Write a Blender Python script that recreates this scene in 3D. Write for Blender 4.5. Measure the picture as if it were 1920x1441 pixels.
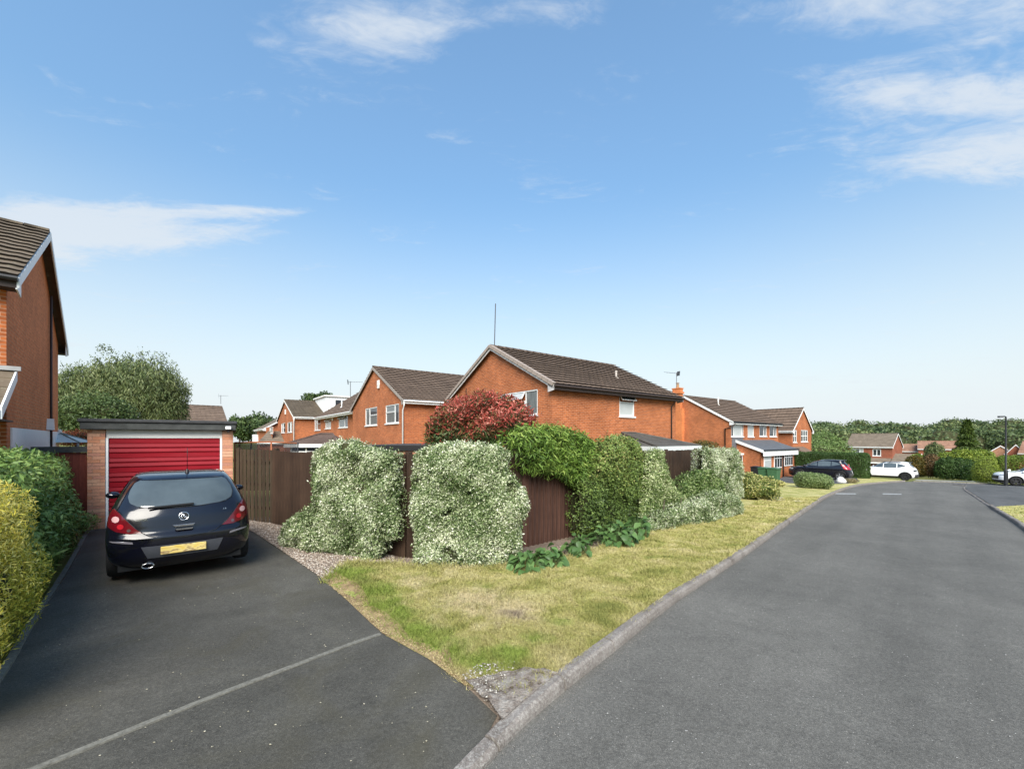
import bpy, bmesh, math, random
import numpy as np
from mathutils import Vector, Matrix
for o in list(bpy.data.objects): bpy.data.objects.remove(o)
scene = bpy.context.scene
COL = scene.collection
R = math.radians
# ------------------------------------------------------------------ camera
FPX, CX, HY, EYE = 781.0, 960.0, 822.0, 2.05      # focal length in photo pixels, centre column, horizon row, eye height
cd = bpy.data.cameras.new('camera'); cam = bpy.data.objects.new('camera', cd); COL.objects.link(cam)
cam.location = (0, 0, EYE); cam.rotation_euler = (R(90), 0, 0)
cd.sensor_width = 36; cd.lens = FPX / 1920 * 36; cd.shift_y = (HY - 720.5) / 1920
cd.clip_start = .05; cd.clip_end = 3000
scene.camera = cam
# ------------------------------------------------------------------ sky, sun, exposure
SUN_AZ, SUN_EL = R(182), R(41)
world = bpy.data.worlds.new('World'); scene.world = world; world.use_nodes = True
nt = world.node_tree; nt.nodes.clear()
def wn(t, **k):
    n = nt.nodes.new(t)
    for a, b in k.items(): setattr(n, a, b)
    return n
def wl(a, b): nt.links.new(a, b)
def wmath(op, a, b=None, clamp=False):
    n = wn('ShaderNodeMath', operation=op, use_clamp=clamp)
    for i, v in enumerate((a, b)):
        if v is None: continue
        if isinstance(v, (int, float)): n.inputs[i].default_value = v
        else: wl(v, n.inputs[i])
    return n.outputs[0]
wo = wn('ShaderNodeOutputWorld'); bg = wn('ShaderNodeBackground'); bg.inputs[1].default_value = .086
sky = wn('ShaderNodeTexSky', sky_type='NISHITA'); sky.sun_disc = False
sky.sun_elevation = SUN_EL; sky.sun_rotation = SUN_AZ; sky.air_density = 1.25; sky.dust_density = 1.1; sky.ozone_density = 2.2
tc = wn('ShaderNodeTexCoord'); sx = wn('ShaderNodeSeparateXYZ'); wl(tc.outputs['Generated'], sx.inputs[0])
zp = wmath('ADD', wmath('MAXIMUM', sx.outputs[2], 0.0), .06)
cq = wn('ShaderNodeCombineXYZ'); wl(wmath('DIVIDE', sx.outputs[0], zp), cq.inputs[0]); wl(wmath('DIVIDE', sx.outputs[1], zp), cq.inputs[1])
def noise(scale, detail, rough, dist, w=0):
    mp = wn('ShaderNodeMapping'); mp.inputs[1].default_value = (w, w*1.7, 0); mp.inputs['Scale'].default_value = (1, 2.1, 1)
    wl(cq.outputs[0], mp.inputs[0]); n = wn('ShaderNodeTexNoise'); wl(mp.outputs[0], n.inputs['Vector'])
    n.inputs['Scale'].default_value = scale; n.inputs['Detail'].default_value = detail
    n.inputs['Roughness'].default_value = rough; n.inputs['Distortion'].default_value = dist
    return n.outputs['Fac']
n1 = noise(2.6, 10, .62, .7); n2 = noise(.9, 4, .5, .4, 3.3)
# cloud banks of the flat cloud layer: centre and size on the layer, in multiples of its height
def bank(cx, cy, rx, ry, amp):
    s = wn('ShaderNodeVectorMath', operation='SUBTRACT'); wl(cq.outputs[0], s.inputs[0]); s.inputs[1].default_value = (cx, cy, 0)
    m = wn('ShaderNodeVectorMath', operation='MULTIPLY'); wl(s.outputs[0], m.inputs[0]); m.inputs[1].default_value = (1/rx, 1/ry, 0)
    l = wn('ShaderNodeVectorMath', operation='LENGTH'); wl(m.outputs[0], l.inputs[0])
    r = wn('ShaderNodeMapRange', interpolation_type='SMOOTHSTEP'); wl(l.outputs['Value'], r.inputs[0])
    r.inputs[1].default_value = 0; r.inputs[2].default_value = 1; r.inputs[3].default_value = amp; r.inputs[4].default_value = 0
    return r.outputs[0]
tot = None
for b in [(-2.15, 1.72, 1.15, .42, 1.6), (-1.5, 1.68, .85, .26, 1.4), (-1.1, 1.60, .5, .07, .8), (-.34, .94, .40, .15, .8), (-.05, .91, .42, .09, .6),
          (1.62, 1.17, 1.15, .34, 1.05), (1.85, 1.3, .9, .22, .8), (.8, .865, .9, .12, .8), (1.4, .98, .8, .2, .5), (1.0, 1.07, .6, .10, .6),
          (-2.6, .2, .9, .5, .6), (2.4, -.3, .8, .6, .6), (.3, -1.4, 1.2, .5, .6), (-3.6, 3.2, 1.2, .5, .4), (3.4, 4.6, 2.2, .6, .4)]:
    f = bank(*b); tot = f if tot is None else wmath('ADD', tot, f)
n4 = noise(9, 8, .65, 1.2, 1.9)
d0 = wmath('ADD', wmath('ADD', tot, wmath('MULTIPLY', wmath('SUBTRACT', n1, .5), 3.0)), wmath('ADD', wmath('MULTIPLY', n2, .4), wmath('MULTIPLY', wmath('SUBTRACT', n4, .5), 1.1)))
mr = wn('ShaderNodeMapRange', interpolation_type='SMOOTHSTEP'); wl(d0, mr.inputs[0])
mr.inputs[1].default_value = .40; mr.inputs[2].default_value = 1.75; mr.inputs[3].default_value = 0; mr.inputs[4].default_value = .80
# pale haze low over the horizon
hz = wn('ShaderNodeMapRange', interpolation_type='SMOOTHSTEP'); wl(sx.outputs[2], hz.inputs[0])
hz.inputs[1].default_value = -.02; hz.inputs[2].default_value = .52; hz.inputs[3].default_value = .95; hz.inputs[4].default_value = 0
low = wn('ShaderNodeMapRange', interpolation_type='SMOOTHSTEP'); wl(sx.outputs[2], low.inputs[0])
low.inputs[1].default_value = .03; low.inputs[2].default_value = .16; low.inputs[3].default_value = .6; low.inputs[4].default_value = 0
n3 = noise(.55, 6, .55, .5, 7.1)
lowc = wmath('MULTIPLY', low.outputs[0], n3)
gain = wn('ShaderNodeMix', data_type='RGBA', blend_type='MULTIPLY'); gain.inputs[0].default_value = 1
gz_ = wn('ShaderNodeMapRange', interpolation_type='SMOOTHSTEP'); wl(sx.outputs[2], gz_.inputs[0]); gz_.inputs[1].default_value = .1; gz_.inputs[2].default_value = .72; gz_.inputs[3].default_value = .70; gz_.inputs[4].default_value = 1.04
sg_ = wn('ShaderNodeVectorMath', operation='SCALE'); wl(sky.outputs[0], sg_.inputs[0]); wl(gz_.outputs[0], sg_.inputs['Scale'])
wl(sg_.outputs[0], gain.inputs[6]); gain.inputs[7].default_value = (.84, .985, .99, 1)
mh = wn('ShaderNodeMix', data_type='RGBA'); wl(hz.outputs[0], mh.inputs[0]); wl(gain.outputs[2], mh.inputs[6]); mh.inputs[7].default_value = (3.3, 3.52, 3.66, 1)
mc = wn('ShaderNodeMix', data_type='RGBA'); wl(wmath('ADD', mr.outputs[0], lowc, True), mc.inputs[0]); wl(mh.outputs[2], mc.inputs[6]); mc.inputs[7].default_value = (3.0, 3.22, 3.45, 1)
wl(mc.outputs[2], bg.inputs[0]); wl(bg.outputs[0], wo.inputs[0])
sl = bpy.data.lights.new('sun', 'SUN'); sl.energy = 2.1; sl.angle = R(40); sl.color = (1, .94, .85)
sun = bpy.data.objects.new('sun', sl); COL.objects.link(sun); sun.location = (0, -20, 40)
sv = Vector((math.sin(SUN_AZ)*math.cos(SUN_EL), math.cos(SUN_AZ)*math.cos(SUN_EL), math.sin(SUN_EL)))
sun.rotation_euler = sv.to_track_quat('Z', 'Y').to_euler()
vs = scene.view_settings; vs.view_transform = 'Standard'; vs.look = 'None'; vs.gamma = 1; vs.exposure = 1.6; vs.use_curve_mapping = False
scene.render.engine = 'CYCLES'
scene.render.resolution_x = 1024; scene.render.resolution_y = 768
# ------------------------------------------------------------------ terrain and pixel helpers
RD = (.69, .72)                                   # direction in which the road runs downhill
def slope(s):                                     # height of the road along s
    if s < -4: return 0.
    if s < 4: return -.033*(s+4)**2/16
    if s < 50: return -.033*s
    if s < 110: return -1.65-.048*(s-50)
    return -4.53-.01*min(s-110, 120)
def g(x, y): return slope(x*RD[0]+y*RD[1])
def ray(px, py): return Vector(((px-CX)/FPX, 1, (HY-py)/FPX))
def G(px, py, dz=0):                              # where the view ray through a pixel meets the ground
    d = ray(px, py); a, b = .5, 400
    for _ in range(60):
        m = (a+b)/2
        if EYE+d.z*m > g(d.x*m, m)+dz: a = m
        else: b = m
    return Vector((d.x*a, a, EYE+d.z*a))
def at(px, py, depth): return Vector((0, 0, EYE))+ray(px, py)*depth
# ------------------------------------------------------------------ object helpers
def tag(o, label=None, cat=None, group=None, kind=None):
    if label: o['label'] = label
    if cat: o['category'] = cat
    if group: o['group'] = group
    if kind: o['kind'] = kind
    return o
def empty(name, loc=(0, 0, 0), rz=0):
    o = bpy.data.objects.new(name, None); o.empty_display_size = .2; o.location = loc; o.rotation_euler = (0, 0, rz); COL.objects.link(o); return o
def link(name, me, parent=None, m=None):
    o = bpy.data.objects.new(name, me); COL.objects.link(o)
    if parent: o.parent = parent
    if m is not None: o.matrix_local = m
    return o
def autouv(me):
    n = len(me.loops)
    if not n: return
    vi = np.empty(n, np.int32); me.loops.foreach_get('vertex_index', vi)
    co = np.empty(len(me.vertices)*3, np.float32); me.vertices.foreach_get('co', co); co = co.reshape(-1, 3)
    fn = np.empty(len(me.polygons)*3, np.float32); me.polygons.foreach_get('normal', fn); fn = fn.reshape(-1, 3)
    ft = np.empty(len(me.polygons), np.int32); me.polygons.foreach_get('loop_total', ft)
    N = np.repeat(fn, ft, 0); P = co[vi]
    t = np.stack([-N[:, 1], N[:, 0], np.zeros(n)], 1); l = np.linalg.norm(t, axis=1); flat = l < .3
    t /= np.maximum(l, 1e-6)[:, None]; b = np.cross(N, t)
    uv = np.stack([(P*t).sum(1), (P*b).sum(1)], 1); uv[flat] = P[flat][:, :2]
    ul = me.uv_layers.new(name='uv'); ul.data.foreach_set('uv', uv.astype(np.float32).ravel())
def mesh(name, verts, faces, m=None, smooth=False, uv=True):
    me = bpy.data.meshes.new(name); me.from_pydata([tuple(v) for v in verts], [], faces); me.update()
    if m: me.materials.append(m)
    if uv: autouv(me)
    if smooth: me.polygons.foreach_set('use_smooth', [True]*len(me.polygons))
    return me
def mk(name, verts, faces, m, parent=None, smooth=False): return link(name, mesh(name, verts, faces, m, smooth), parent)
class MB:                                         # collects shapes of ONE part
    def __init__(s): s.v = []; s.f = []; s.mi = []
    def add(s, v, f, mi=0):
        o = len(s.v); s.v += [tuple(p) for p in v]; s.f += [tuple(i+o for i in q) for q in f]; s.mi += [mi]*len(f); return s
    def box(s, x0, x1, y0, y1, z0, z1, mi=0):
        return s.add([(x0,y0,z0),(x1,y0,z0),(x1,y1,z0),(x0,y1,z0),(x0,y0,z1),(x1,y0,z1),(x1,y1,z1),(x0,y1,z1)],
                     [(0,3,2,1),(4,5,6,7),(0,1,5,4),(1,2,6,5),(2,3,7,6),(3,0,4,7)], mi)
    def tube(s, pts, r, n=8, mi=0, cap=True):
        pts = [Vector(p) for p in pts]; rr = r if isinstance(r, (list, tuple)) else [r]*len(pts); o = len(s.v); V = []
        for i, p in enumerate(pts):
            d = (pts[min(i+1, len(pts)-1)]-pts[max(i-1, 0)]).normalized()
            u = d.cross(Vector((0, 0, 1)) if abs(d.z) < .95 else Vector((1, 0, 0))).normalized(); w = u.cross(d)
            V += [p+(u*math.cos(2*math.pi*k/n)+w*math.sin(2*math.pi*k/n))*rr[i] for k in range(n)]
        F = [(i*n+k, i*n+(k+1) % n, (i+1)*n+(k+1) % n, (i+1)*n+k) for i in range(len(pts)-1) for k in range(n)]
        if cap: F += [tuple(range(n))[::-1], tuple((len(pts)-1)*n+k for k in range(n))]
        return s.add(V, F, mi)
    def lathe(s, prof, axis='z', c=(0, 0, 0), n=20, mi=0):
        V = []
        for r, h in prof:
            for k in range(n):
                a = 2*math.pi*k/n; p = (r*math.cos(a), r*math.sin(a), h)
                if axis == 'x': p = (h, p[0], p[1])
                if axis == 'y': p = (p[0], h, p[1])
                V.append((p[0]+c[0], p[1]+c[1], p[2]+c[2]))
        return s.add(V, [(i*n+k, i*n+(k+1) % n, (i+1)*n+(k+1) % n, (i+1)*n+k) for i in range(len(prof)-1) for k in range(n)], mi)
    def extrude(s, poly, d, mi=0):                # closed polygon (3D points) swept by vector d
        n = len(poly); d = Vector(d); V = [Vector(p) for p in poly]+[Vector(p)+d for p in poly]
        return s.add(V, [tuple(range(n))[::-1], tuple(range(n, 2*n))]+[(i, (i+1) % n, n+(i+1) % n, n+i) for i in range(n)], mi)
    def build(s, name, m, parent=None, smooth=False, bevel=0):
        ms = m if isinstance(m, (list, tuple)) else [m]
        me = bpy.data.meshes.new(name); me.from_pydata(s.v, [], s.f)
        bm = bmesh.new(); bm.from_mesh(me)
        for q, i in zip(bm.faces, s.mi): q.material_index = i
        bmesh.ops.recalc_face_normals(bm, faces=bm.faces)
        if bevel: bmesh.ops.bevel(bm, geom=[e for e in bm.edges if len(e.link_faces) == 2 and e.calc_face_angle(0) > .6], offset=bevel, segments=1, affect='EDGES', clamp_overlap=True)
        bm.to_mesh(me); bm.free()
        for q in ms: me.materials.append(q)
        autouv(me)
        if smooth: me.polygons.foreach_set('use_smooth', [True]*len(me.polygons))
        return link(name, me, parent)
def B(name, x0, x1, y0, y1, z0, z1, m, parent=None, bevel=0): return MB().box(x0, x1, y0, y1, z0, z1).build(name, m, parent, bevel=bevel)
def copy_tree(o, parent=None):
    c = o.copy(); COL.objects.link(c); c.parent = parent
    for ch in list(o.children): copy_tree(ch, c)
    return c
# ------------------------------------------------------------------ materials
MATS = {}
class NT:
    def __init__(s, name):
        s.m = bpy.data.materials.new(name); s.m.use_nodes = True; s.t = s.m.node_tree; s.t.nodes.clear()
        s.out = s.n('ShaderNodeOutputMaterial'); s.p = s.n('ShaderNodeBsdfPrincipled'); s.l(s.p.outputs[0], s.out.inputs[0])
    def n(s, t, **k):
        q = s.t.nodes.new(t)
        for a, b in k.items(): setattr(q, a, b)
        return q
    def l(s, a, b): s.t.links.new(a, b)
    def pos(s): return s.n('ShaderNodeNewGeometry').outputs['Position']
    def obj(s): return s.n('ShaderNodeTexCoord').outputs['Object']
    def uv(s): return s.n('ShaderNodeTexCoord').outputs['UV']
    def noise(s, vec, scale, detail=4, rough=.55, stretch=None, dist=0):
        if stretch:
            mp = s.n('ShaderNodeMapping'); mp.inputs['Scale'].default_value = stretch; s.l(vec, mp.inputs[0]); vec = mp.outputs[0]
        q = s.n('ShaderNodeTexNoise'); s.l(vec, q.inputs['Vector']); q.inputs['Scale'].default_value = scale
        q.inputs['Detail'].default_value = detail; q.inputs['Roughness'].default_value = rough; q.inputs['Distortion'].default_value = dist
        return q.outputs['Fac']
    def ramp(s, fac, stops, interp='LINEAR'):
        q = s.n('ShaderNodeValToRGB'); q.color_ramp.interpolation = interp; e = q.color_ramp.elements
        while len(e) < len(stops): e.new(.5)
        for a, (p, c) in zip(e, stops):
            a.position = p; a.color = (*c, 1) if isinstance(c, tuple) else (c, c, c, 1)
        s.l(fac, q.inputs[0]); return q.outputs[0]
    def mix(s, fac, a, b, mode='MIX'):
        q = s.n('ShaderNodeMix', data_type='RGBA', blend_type=mode)
        for i, v in ((0, fac), (6, a), (7, b)):
            if isinstance(v, (int, float)): q.inputs[i].default_value = v if i == 0 else (v, v, v, 1)
            elif isinstance(v, tuple): q.inputs[i].default_value = (*v, 1)
            else: s.l(v, q.inputs[i])
        return q.outputs[2]
    def math(s, op, a, b=0.):
        q = s.n('ShaderNodeMath', operation=op)
        for i, v in enumerate((a, b)):
            if isinstance(v, (int, float)): q.inputs[i].default_value = v
            else: s.l(v, q.inputs[i])
        return q.outputs[0]
    def bump(s, h, strength=.4, dist=.01):
        q = s.n('ShaderNodeBump'); q.inputs['Strength'].default_value = strength; q.inputs['Distance'].default_value = dist
        s.l(h, q.inputs['Height']); s.l(q.outputs[0], s.p.inputs['Normal'])
    def col(s, c):
        if isinstance(c, tuple): s.p.inputs['Base Color'].default_value = (*c, 1)
        else: s.l(c, s.p.inputs['Base Color'])
    def set(s, rough=.6, spec=.3, metal=0):
        s.p.inputs['Roughness'].default_value = rough; s.p.inputs['Specular IOR Level'].default_value = spec; s.p.inputs['Metallic'].default_value = metal
        return s.m
def M(name, col, rough=.6, spec=.3, metal=0, var=.18, vs=6., bs=0, bd=.004, bscale=60., stretch=None, coat=0):
    if name in MATS: return MATS[name]
    k = NT(name); c = tuple(col); f = k.noise(k.obj(), vs, 5, .6, stretch)
    k.col(k.ramp(f, [(.25, tuple(x*(1-var) for x in c)), (.75, tuple(min(1, x*(1+var)) for x in c))]))
    if bs: k.bump(k.noise(k.obj(), bscale, 4, .6, stretch), bs, bd)
    if coat: k.p.inputs['Coat Weight'].default_value = coat; k.p.inputs['Coat Roughness'].default_value = .03
    MATS[name] = k.set(rough, spec, metal); return MATS[name]
def brick_mat(name, c1, c2, mortar, dirt=.25):
    k = NT(name); b = k.n('ShaderNodeTexBrick'); uv = k.uv(); k.l(uv, b.inputs['Vector'])
    b.inputs['Scale'].default_value = 1; b.inputs['Brick Width'].default_value = .225; b.inputs['Row Height'].default_value = .075
    b.inputs['Mortar Size'].default_value = .009; b.inputs['Mortar Smooth'].default_value = .2; b.inputs['Bias'].default_value = 0
    b.inputs['Color1'].default_value = (*c1, 1); b.inputs['Color2'].default_value = (*c2, 1); b.inputs['Mortar'].default_value = (*mortar, 1)
    f = k.noise(k.pos(), .7, 5, .6); f2 = k.noise(k.pos(), 7, 4, .65, (1, 1, 3.2))
    c = k.mix(1, b.outputs['Color'], k.ramp(f, [(.3, 1-dirt), (.7, 1+dirt*.4)]), 'MULTIPLY')
    c = k.mix(1, c, k.ramp(f2, [(.3, .74), (.7, 1.22)]), 'MULTIPLY'); k.col(c)
    k.bump(b.outputs['Fac'], -.35, .006); MATS[name] = k.set(.85, .2); return MATS[name]
BRICK = brick_mat('orange_brick', (.47, .135, .042), (.30, .08, .026), (.45, .235, .14))
BRICK_DK = brick_mat('brown_red_brick', (.64, .20, .07), (.55, .165, .055), (.55, .24, .11))
BRICK_BUFF = brick_mat('buff_pink_brick', (.52, .25, .15), (.40, .16, .09), (.40, .29, .2))
BRICK_FAR = brick_mat('far_red_brick', (.33, .095, .05), (.27, .075, .04), (.3, .15, .1))
def tile_mat(name, c, moss=.35, light=(.30, .27, .22)):
    k = NT(name); p = k.pos(); f = k.noise(p, 1.4, 6, .65); f2 = k.noise(p, 11, 4, .7)
    col = k.ramp(f, [(.3, tuple(x*.72 for x in c)), (.7, tuple(x*1.25 for x in c))])
    lich = k.ramp(f2, [(.60, 0.), (.72, 1.)]); col = k.mix(k.math('MULTIPLY', lich, moss), col, light); k.col(col)
    k.bump(f2, .35, .01); MATS[name] = k.set(.85, .2); return MATS[name]
TILE = tile_mat('brown_concrete_tile', (.14, .098, .072))
TILE_OLD = tile_mat('weathered_brown_tile', (.13, .10, .07), .75, (.34, .32, .22))
TILE_FAR = tile_mat('grey_brown_tile', (.17, .135, .10), .3)
TILE_RED = tile_mat('pink_brown_tile', (.27, .15, .10), .2)
WHITE = M('white_upvc', (.78, .78, .77), .45, .4, var=.05)
CREAM = M('off_white_panel', (.74, .72, .68), .5, .35, var=.06)
DARKW = M('dark_brown_fascia', (.045, .032, .028), .6, .3)
BLACKP = M('black_plastic', (.012, .012, .013), .45, .4)
FELT = M('black_roof_felt', (.05, .05, .052), .8, .25, var=.3, vs=9, bs=.3)
GREYP = M('grey_plastic', (.33, .33, .33), .6, .3)
METAL = M('grey_metal', (.35, .35, .36), .4, .5, metal=.8)
GLASS = M('window_glass', (.03, .037, .045), .06, .8, var=.5, vs=1.2)
FROST = M('blind_behind_glass', (.42, .44, .43), .15, .6, var=.12, vs=1.5)
CURT = M('curtain_behind_glass', (.13, .14, .14), .1, .7, var=.6, vs=4, stretch=(6, 6, .4))
CONC = M('concrete', (.30, .28, .255), .85, .2, var=.35, vs=7, bs=.4, bd=.004)
def leaf_mat(name, stops, trans=.22, rough=.5, spec=.3):
    k = NT(name); a = k.n('ShaderNodeAttribute', attribute_name='tint')
    c = k.ramp(a.outputs['Fac'], stops); k.col(c); k.set(rough, spec)
    t = k.n('ShaderNodeBsdfTranslucent'); k.l(c, t.inputs[0]); mx = k.n('ShaderNodeMixShader'); mx.inputs[0].default_value = trans
    k.l(k.p.outputs[0], mx.inputs[1]); k.l(t.outputs[0], mx.inputs[2]); k.l(mx.outputs[0], k.out.inputs[0])
    MATS[name] = k.m; return k.m
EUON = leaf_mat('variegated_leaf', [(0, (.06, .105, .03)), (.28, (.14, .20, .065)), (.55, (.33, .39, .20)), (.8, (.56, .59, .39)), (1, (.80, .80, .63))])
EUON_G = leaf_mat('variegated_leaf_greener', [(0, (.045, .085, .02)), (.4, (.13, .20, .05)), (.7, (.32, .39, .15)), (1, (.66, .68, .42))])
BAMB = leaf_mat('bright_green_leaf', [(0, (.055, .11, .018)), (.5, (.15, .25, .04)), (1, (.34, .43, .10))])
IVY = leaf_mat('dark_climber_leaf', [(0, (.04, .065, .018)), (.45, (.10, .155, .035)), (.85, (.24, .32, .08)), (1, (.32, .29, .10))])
PHOT = leaf_mat('red_photinia_leaf', [(0, (.045, .09, .025)), (.3, (.10, .13, .04)), (.45, (.27, .08, .045)), (.7, (.45, .075, .06)), (1, (.62, .27, .2))])
LAUR = leaf_mat('glossy_hedge_leaf', [(0, (.055, .10, .022)), (.5, (.16, .26, .06)), (1, (.36, .46, .15))], rough=.4)
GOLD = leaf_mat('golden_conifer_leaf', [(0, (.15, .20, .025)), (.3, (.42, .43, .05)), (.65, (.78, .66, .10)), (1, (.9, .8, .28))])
WILL = leaf_mat('willow_leaf', [(0, (.055, .085, .03)), (.5, (.13, .165, .06)), (1, (.26, .28, .12))])
TREEL = leaf_mat('tree_leaf', [(0, (.03, .055, .02)), (.5, (.06, .10, .03)), (1, (.12, .165, .05))])
WOODL = leaf_mat('wood_leaf', [(0, (.05, .08, .036)), (.35, (.085, .125, .048)), (.7, (.13, .17, .06)), (1, (.21, .24, .09))])
LIME = leaf_mat('lime_hedge_leaf', [(0, (.08, .13, .02)), (.5, (.17, .235, .03)), (1, (.33, .38, .06))])
DKHEDGE = leaf_mat('yew_hedge_leaf', [(0, (.03, .06, .015)), (.5, (.055, .105, .025)), (1, (.10, .165, .04))])
CONIF = leaf_mat('conifer_leaf', [(0, (.03, .055, .01)), (.5, (.07, .11, .02)), (1, (.14, .18, .035))])
RUST = leaf_mat('rusty_leaf', [(0, (.06, .05, .02)), (.5, (.14, .10, .04)), (1, (.24, .12, .06))])
MAPLE = leaf_mat('bronze_leaf', [(0, (.06, .06, .015)), (.5, (.13, .10, .02)), (1, (.24, .13, .03))])
YSHR = leaf_mat('yellow_edged_leaf', [(0, (.05, .09, .02)), (.4, (.13, .18, .04)), (.7, (.42, .40, .12)), (1, (.66, .6, .28))])
PLANT = leaf_mat('broad_green_leaf', [(0, (.05, .10, .03)), (.5, (.09, .17, .05)), (1, (.15, .25, .08))], rough=.4)
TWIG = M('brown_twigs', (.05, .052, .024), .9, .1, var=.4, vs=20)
BARK = M('tree_bark', (.10, .08, .06), .9, .1, var=.35, vs=8, bs=.5, bd=.02, stretch=(1, 1, .2))
# ------------------------------------------------------------------ ground
rng = np.random.default_rng(7); random.seed(7)
def inpoly(P, poly):
    x, y = P[:, 0], P[:, 1]; r = np.zeros(len(P), bool); n = len(poly)
    for i in range(n):
        x0, y0 = poly[i]; x1, y1 = poly[(i+1) % n]
        if y0 == y1: continue
        c = ((y0 > y) != (y1 > y)) & (x < (x1-x0)*(y-y0)/(y1-y0)+x0); r ^= c
    return r
def edgedist(P, poly, closed=True):               # distance and nearest edge point
    best = np.full(len(P), 1e9); near = np.zeros((len(P), 2)); n = len(poly)
    for i in range(n if closed else n-1):
        a = np.array(poly[i][:2], float); b = np.array(poly[(i+1) % n][:2], float); ab = b-a; l = (ab*ab).sum()
        t = np.clip(((P-a)@ab)/max(l, 1e-9), 0, 1); q = a+t[:, None]*ab; d = np.linalg.norm(P-q, axis=1); k = d < best
        best[k] = d[k]; near[k] = q[k]
    return best, near
gv = np.vectorize(g)
def sheet(name, poly, dz, m, cell=2.0, hf=None, parent=None):
    bm = bmesh.new(); bm.faces.new([bm.verts.new((p[0], p[1], 0)) for p in poly])
    bmesh.ops.triangulate(bm, faces=bm.faces)
    xs = [p[0] for p in poly]; ys = [p[1] for p in poly]
    dirs = [(Vector((RD[0], RD[1], 0)), Vector((-RD[1], RD[0], 0)))]
    for ax in dirs[0]:
        vals = [p[0]*ax.x+p[1]*ax.y for p in poly]; v = math.floor(min(vals)/cell)*cell+cell
        while v < max(vals):
            bmesh.ops.bisect_plane(bm, geom=bm.verts[:]+bm.edges[:]+bm.faces[:], plane_co=ax*v, plane_no=ax, dist=1e-4); v += cell
    for v in bm.verts: v.co.z = (hf(v.co.x, v.co.y) if hf else g(v.co.x, v.co.y)+dz)
    bmesh.ops.recalc_face_normals(bm, faces=bm.faces)
    me = bpy.data.meshes.new(name); bm.to_mesh(me); bm.free()
    if sum(p.normal.z for p in me.polygons) < 0: me.flip_normals()
    me.materials.append(m); autouv(me); o = link(name, me, parent); return o
def asphalt(name, c, speck=.30, patch=.16, brown=None):
    k = NT(name); p = k.pos(); f = k.noise(p, 150, 3, .72); f1 = k.noise(p, 40, 4, .7); f2 = k.noise(p, .55, 6, .62, None, .6); f3 = k.noise(p, 5, 5, .65)
    col = k.ramp(f2, [(.3, tuple(x*(1-patch) for x in c)), (.7, tuple(x*(1+patch) for x in c))])
    col = k.mix(1, col, k.ramp(f, [(.34, .6), (.5, 1.0), (.62, 1.35), (.7, 1+speck*6)]), 'MULTIPLY')
    col = k.mix(1, col, k.ramp(f1, [(.35, .78), (.65, 1.2)]), 'MULTIPLY')
    col = k.mix(1, col, k.ramp(f3, [(.3, .9), (.7, 1.08)]), 'MULTIPLY')
    tr_ = k.noise(p, 1.0, 5, .6, (.9, .12, 1)) if False else None
    mp_ = k.n('ShaderNodeMapping'); mp_.inputs['Rotation'].default_value = (0, 0, math.atan2(RD[0], RD[1])); k.l(p, mp_.inputs[0])
    trk = k.noise(mp_.outputs[0], 1.0, 5, .62, (1.1, .07, 1)); col = k.mix(1, col, k.ramp(trk, [(.3, .84), (.5, 1.), (.7, 1.16)]), 'MULTIPLY')
    stn = k.noise(p, 1.7, 6, .7, None, 1.5); col = k.mix(1, col, k.ramp(stn, [(.25, .72), (.36, 1.), (.66, 1.), (.78, 1.16)]), 'MULTIPLY')
    if brown: col = k.mix(k.math('MULTIPLY', k.ramp(k.noise(p, 1.1, 5, .6, None, 1), [(.48, 0.), (.72, 1.)]), .55), col, brown)
    k.col(col); k.bump(k.math('ADD', f, k.math('MULTIPLY', f1, 1.5)), .55, .006); MATS[name] = k.set(.8, .25); return k.m
ROAD = asphalt('grey_asphalt', (.115, .108, .095))
DRIVE = asphalt('dark_asphalt', (.076, .071, .060), .25, .3, (.068, .06, .038))
FOOT = asphalt('footway_asphalt', (.085, .083, .08), .2, .25)
# key lines, read off the photograph on the ground plane
KL_px = [(905, 1441), (1000, 1345), (1100, 1262), (1190, 1190), (1280, 1120), (1400, 1040), (1500, 967), (1556, 930), (1604, 912), (1650, 906), (1704, 902.5)]
KL = [G(*p) for p in KL_px]
d0_ = (KL[0]-KL[1]); KL = [Vector((-2.6, -1.0, 0)), Vector((-1.25, 1.0, 0))]+KL
KF = [KL[-1]]+[G(1770, 904), G(1865, 908)]; KF.append(KF[-1]+(KF[-1]-KF[-2])*3)
KR = [G(*p) for p in [(1920, 995), (1858, 953), (1818, 926), (1806, 917), (1810, 911.5), (1830, 909.3)]]
KR = [Vector((4.6, 1.6, 0)), Vector((8.0, 5.7, 0))]+KR; KR.append(KR[-1]+Vector((16, -8, 0)))
def smoothpath(P, step=.25):                      # Catmull-Rom through ground points, evenly spaced
    P = [Vector((p.x, p.y, 0)) for p in P]; Q = [P[0]*2-P[1]]+P+[P[-1]*2-P[-2]]; out = []
    for i in range(1, len(Q)-2):
        a, b, c, d = Q[i-1:i+3]; n = max(2, int((c-b).length/.1))
        for k in range(n):
            t = k/n; out.append(.5*((2*b)+(c-a)*t+(2*a-5*b+4*c-d)*t*t+(3*b-a-3*c+d)*t**3))
    out.append(P[-1]); res = [out[0]]; acc = 0
    for a, b in zip(out, out[1:]):
        l = (b-a).length; acc += l
        while acc >= step and l > 0:
            acc -= step; res.append(b-(b-a)*(acc/l))
    return res
KLs = smoothpath(KL); KRs = smoothpath(KR); KFs = smoothpath(KF)
KW = .125
def side(path, d):                                # polyline moved sideways (left of travel is positive)
    r = []
    for i, p in enumerate(path):
        t = (path[min(i+1, len(path)-1)]-path[max(i-1, 0)]).normalized(); r.append(p+Vector((-t.y, t.x, 0))*d)
    return r
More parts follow.
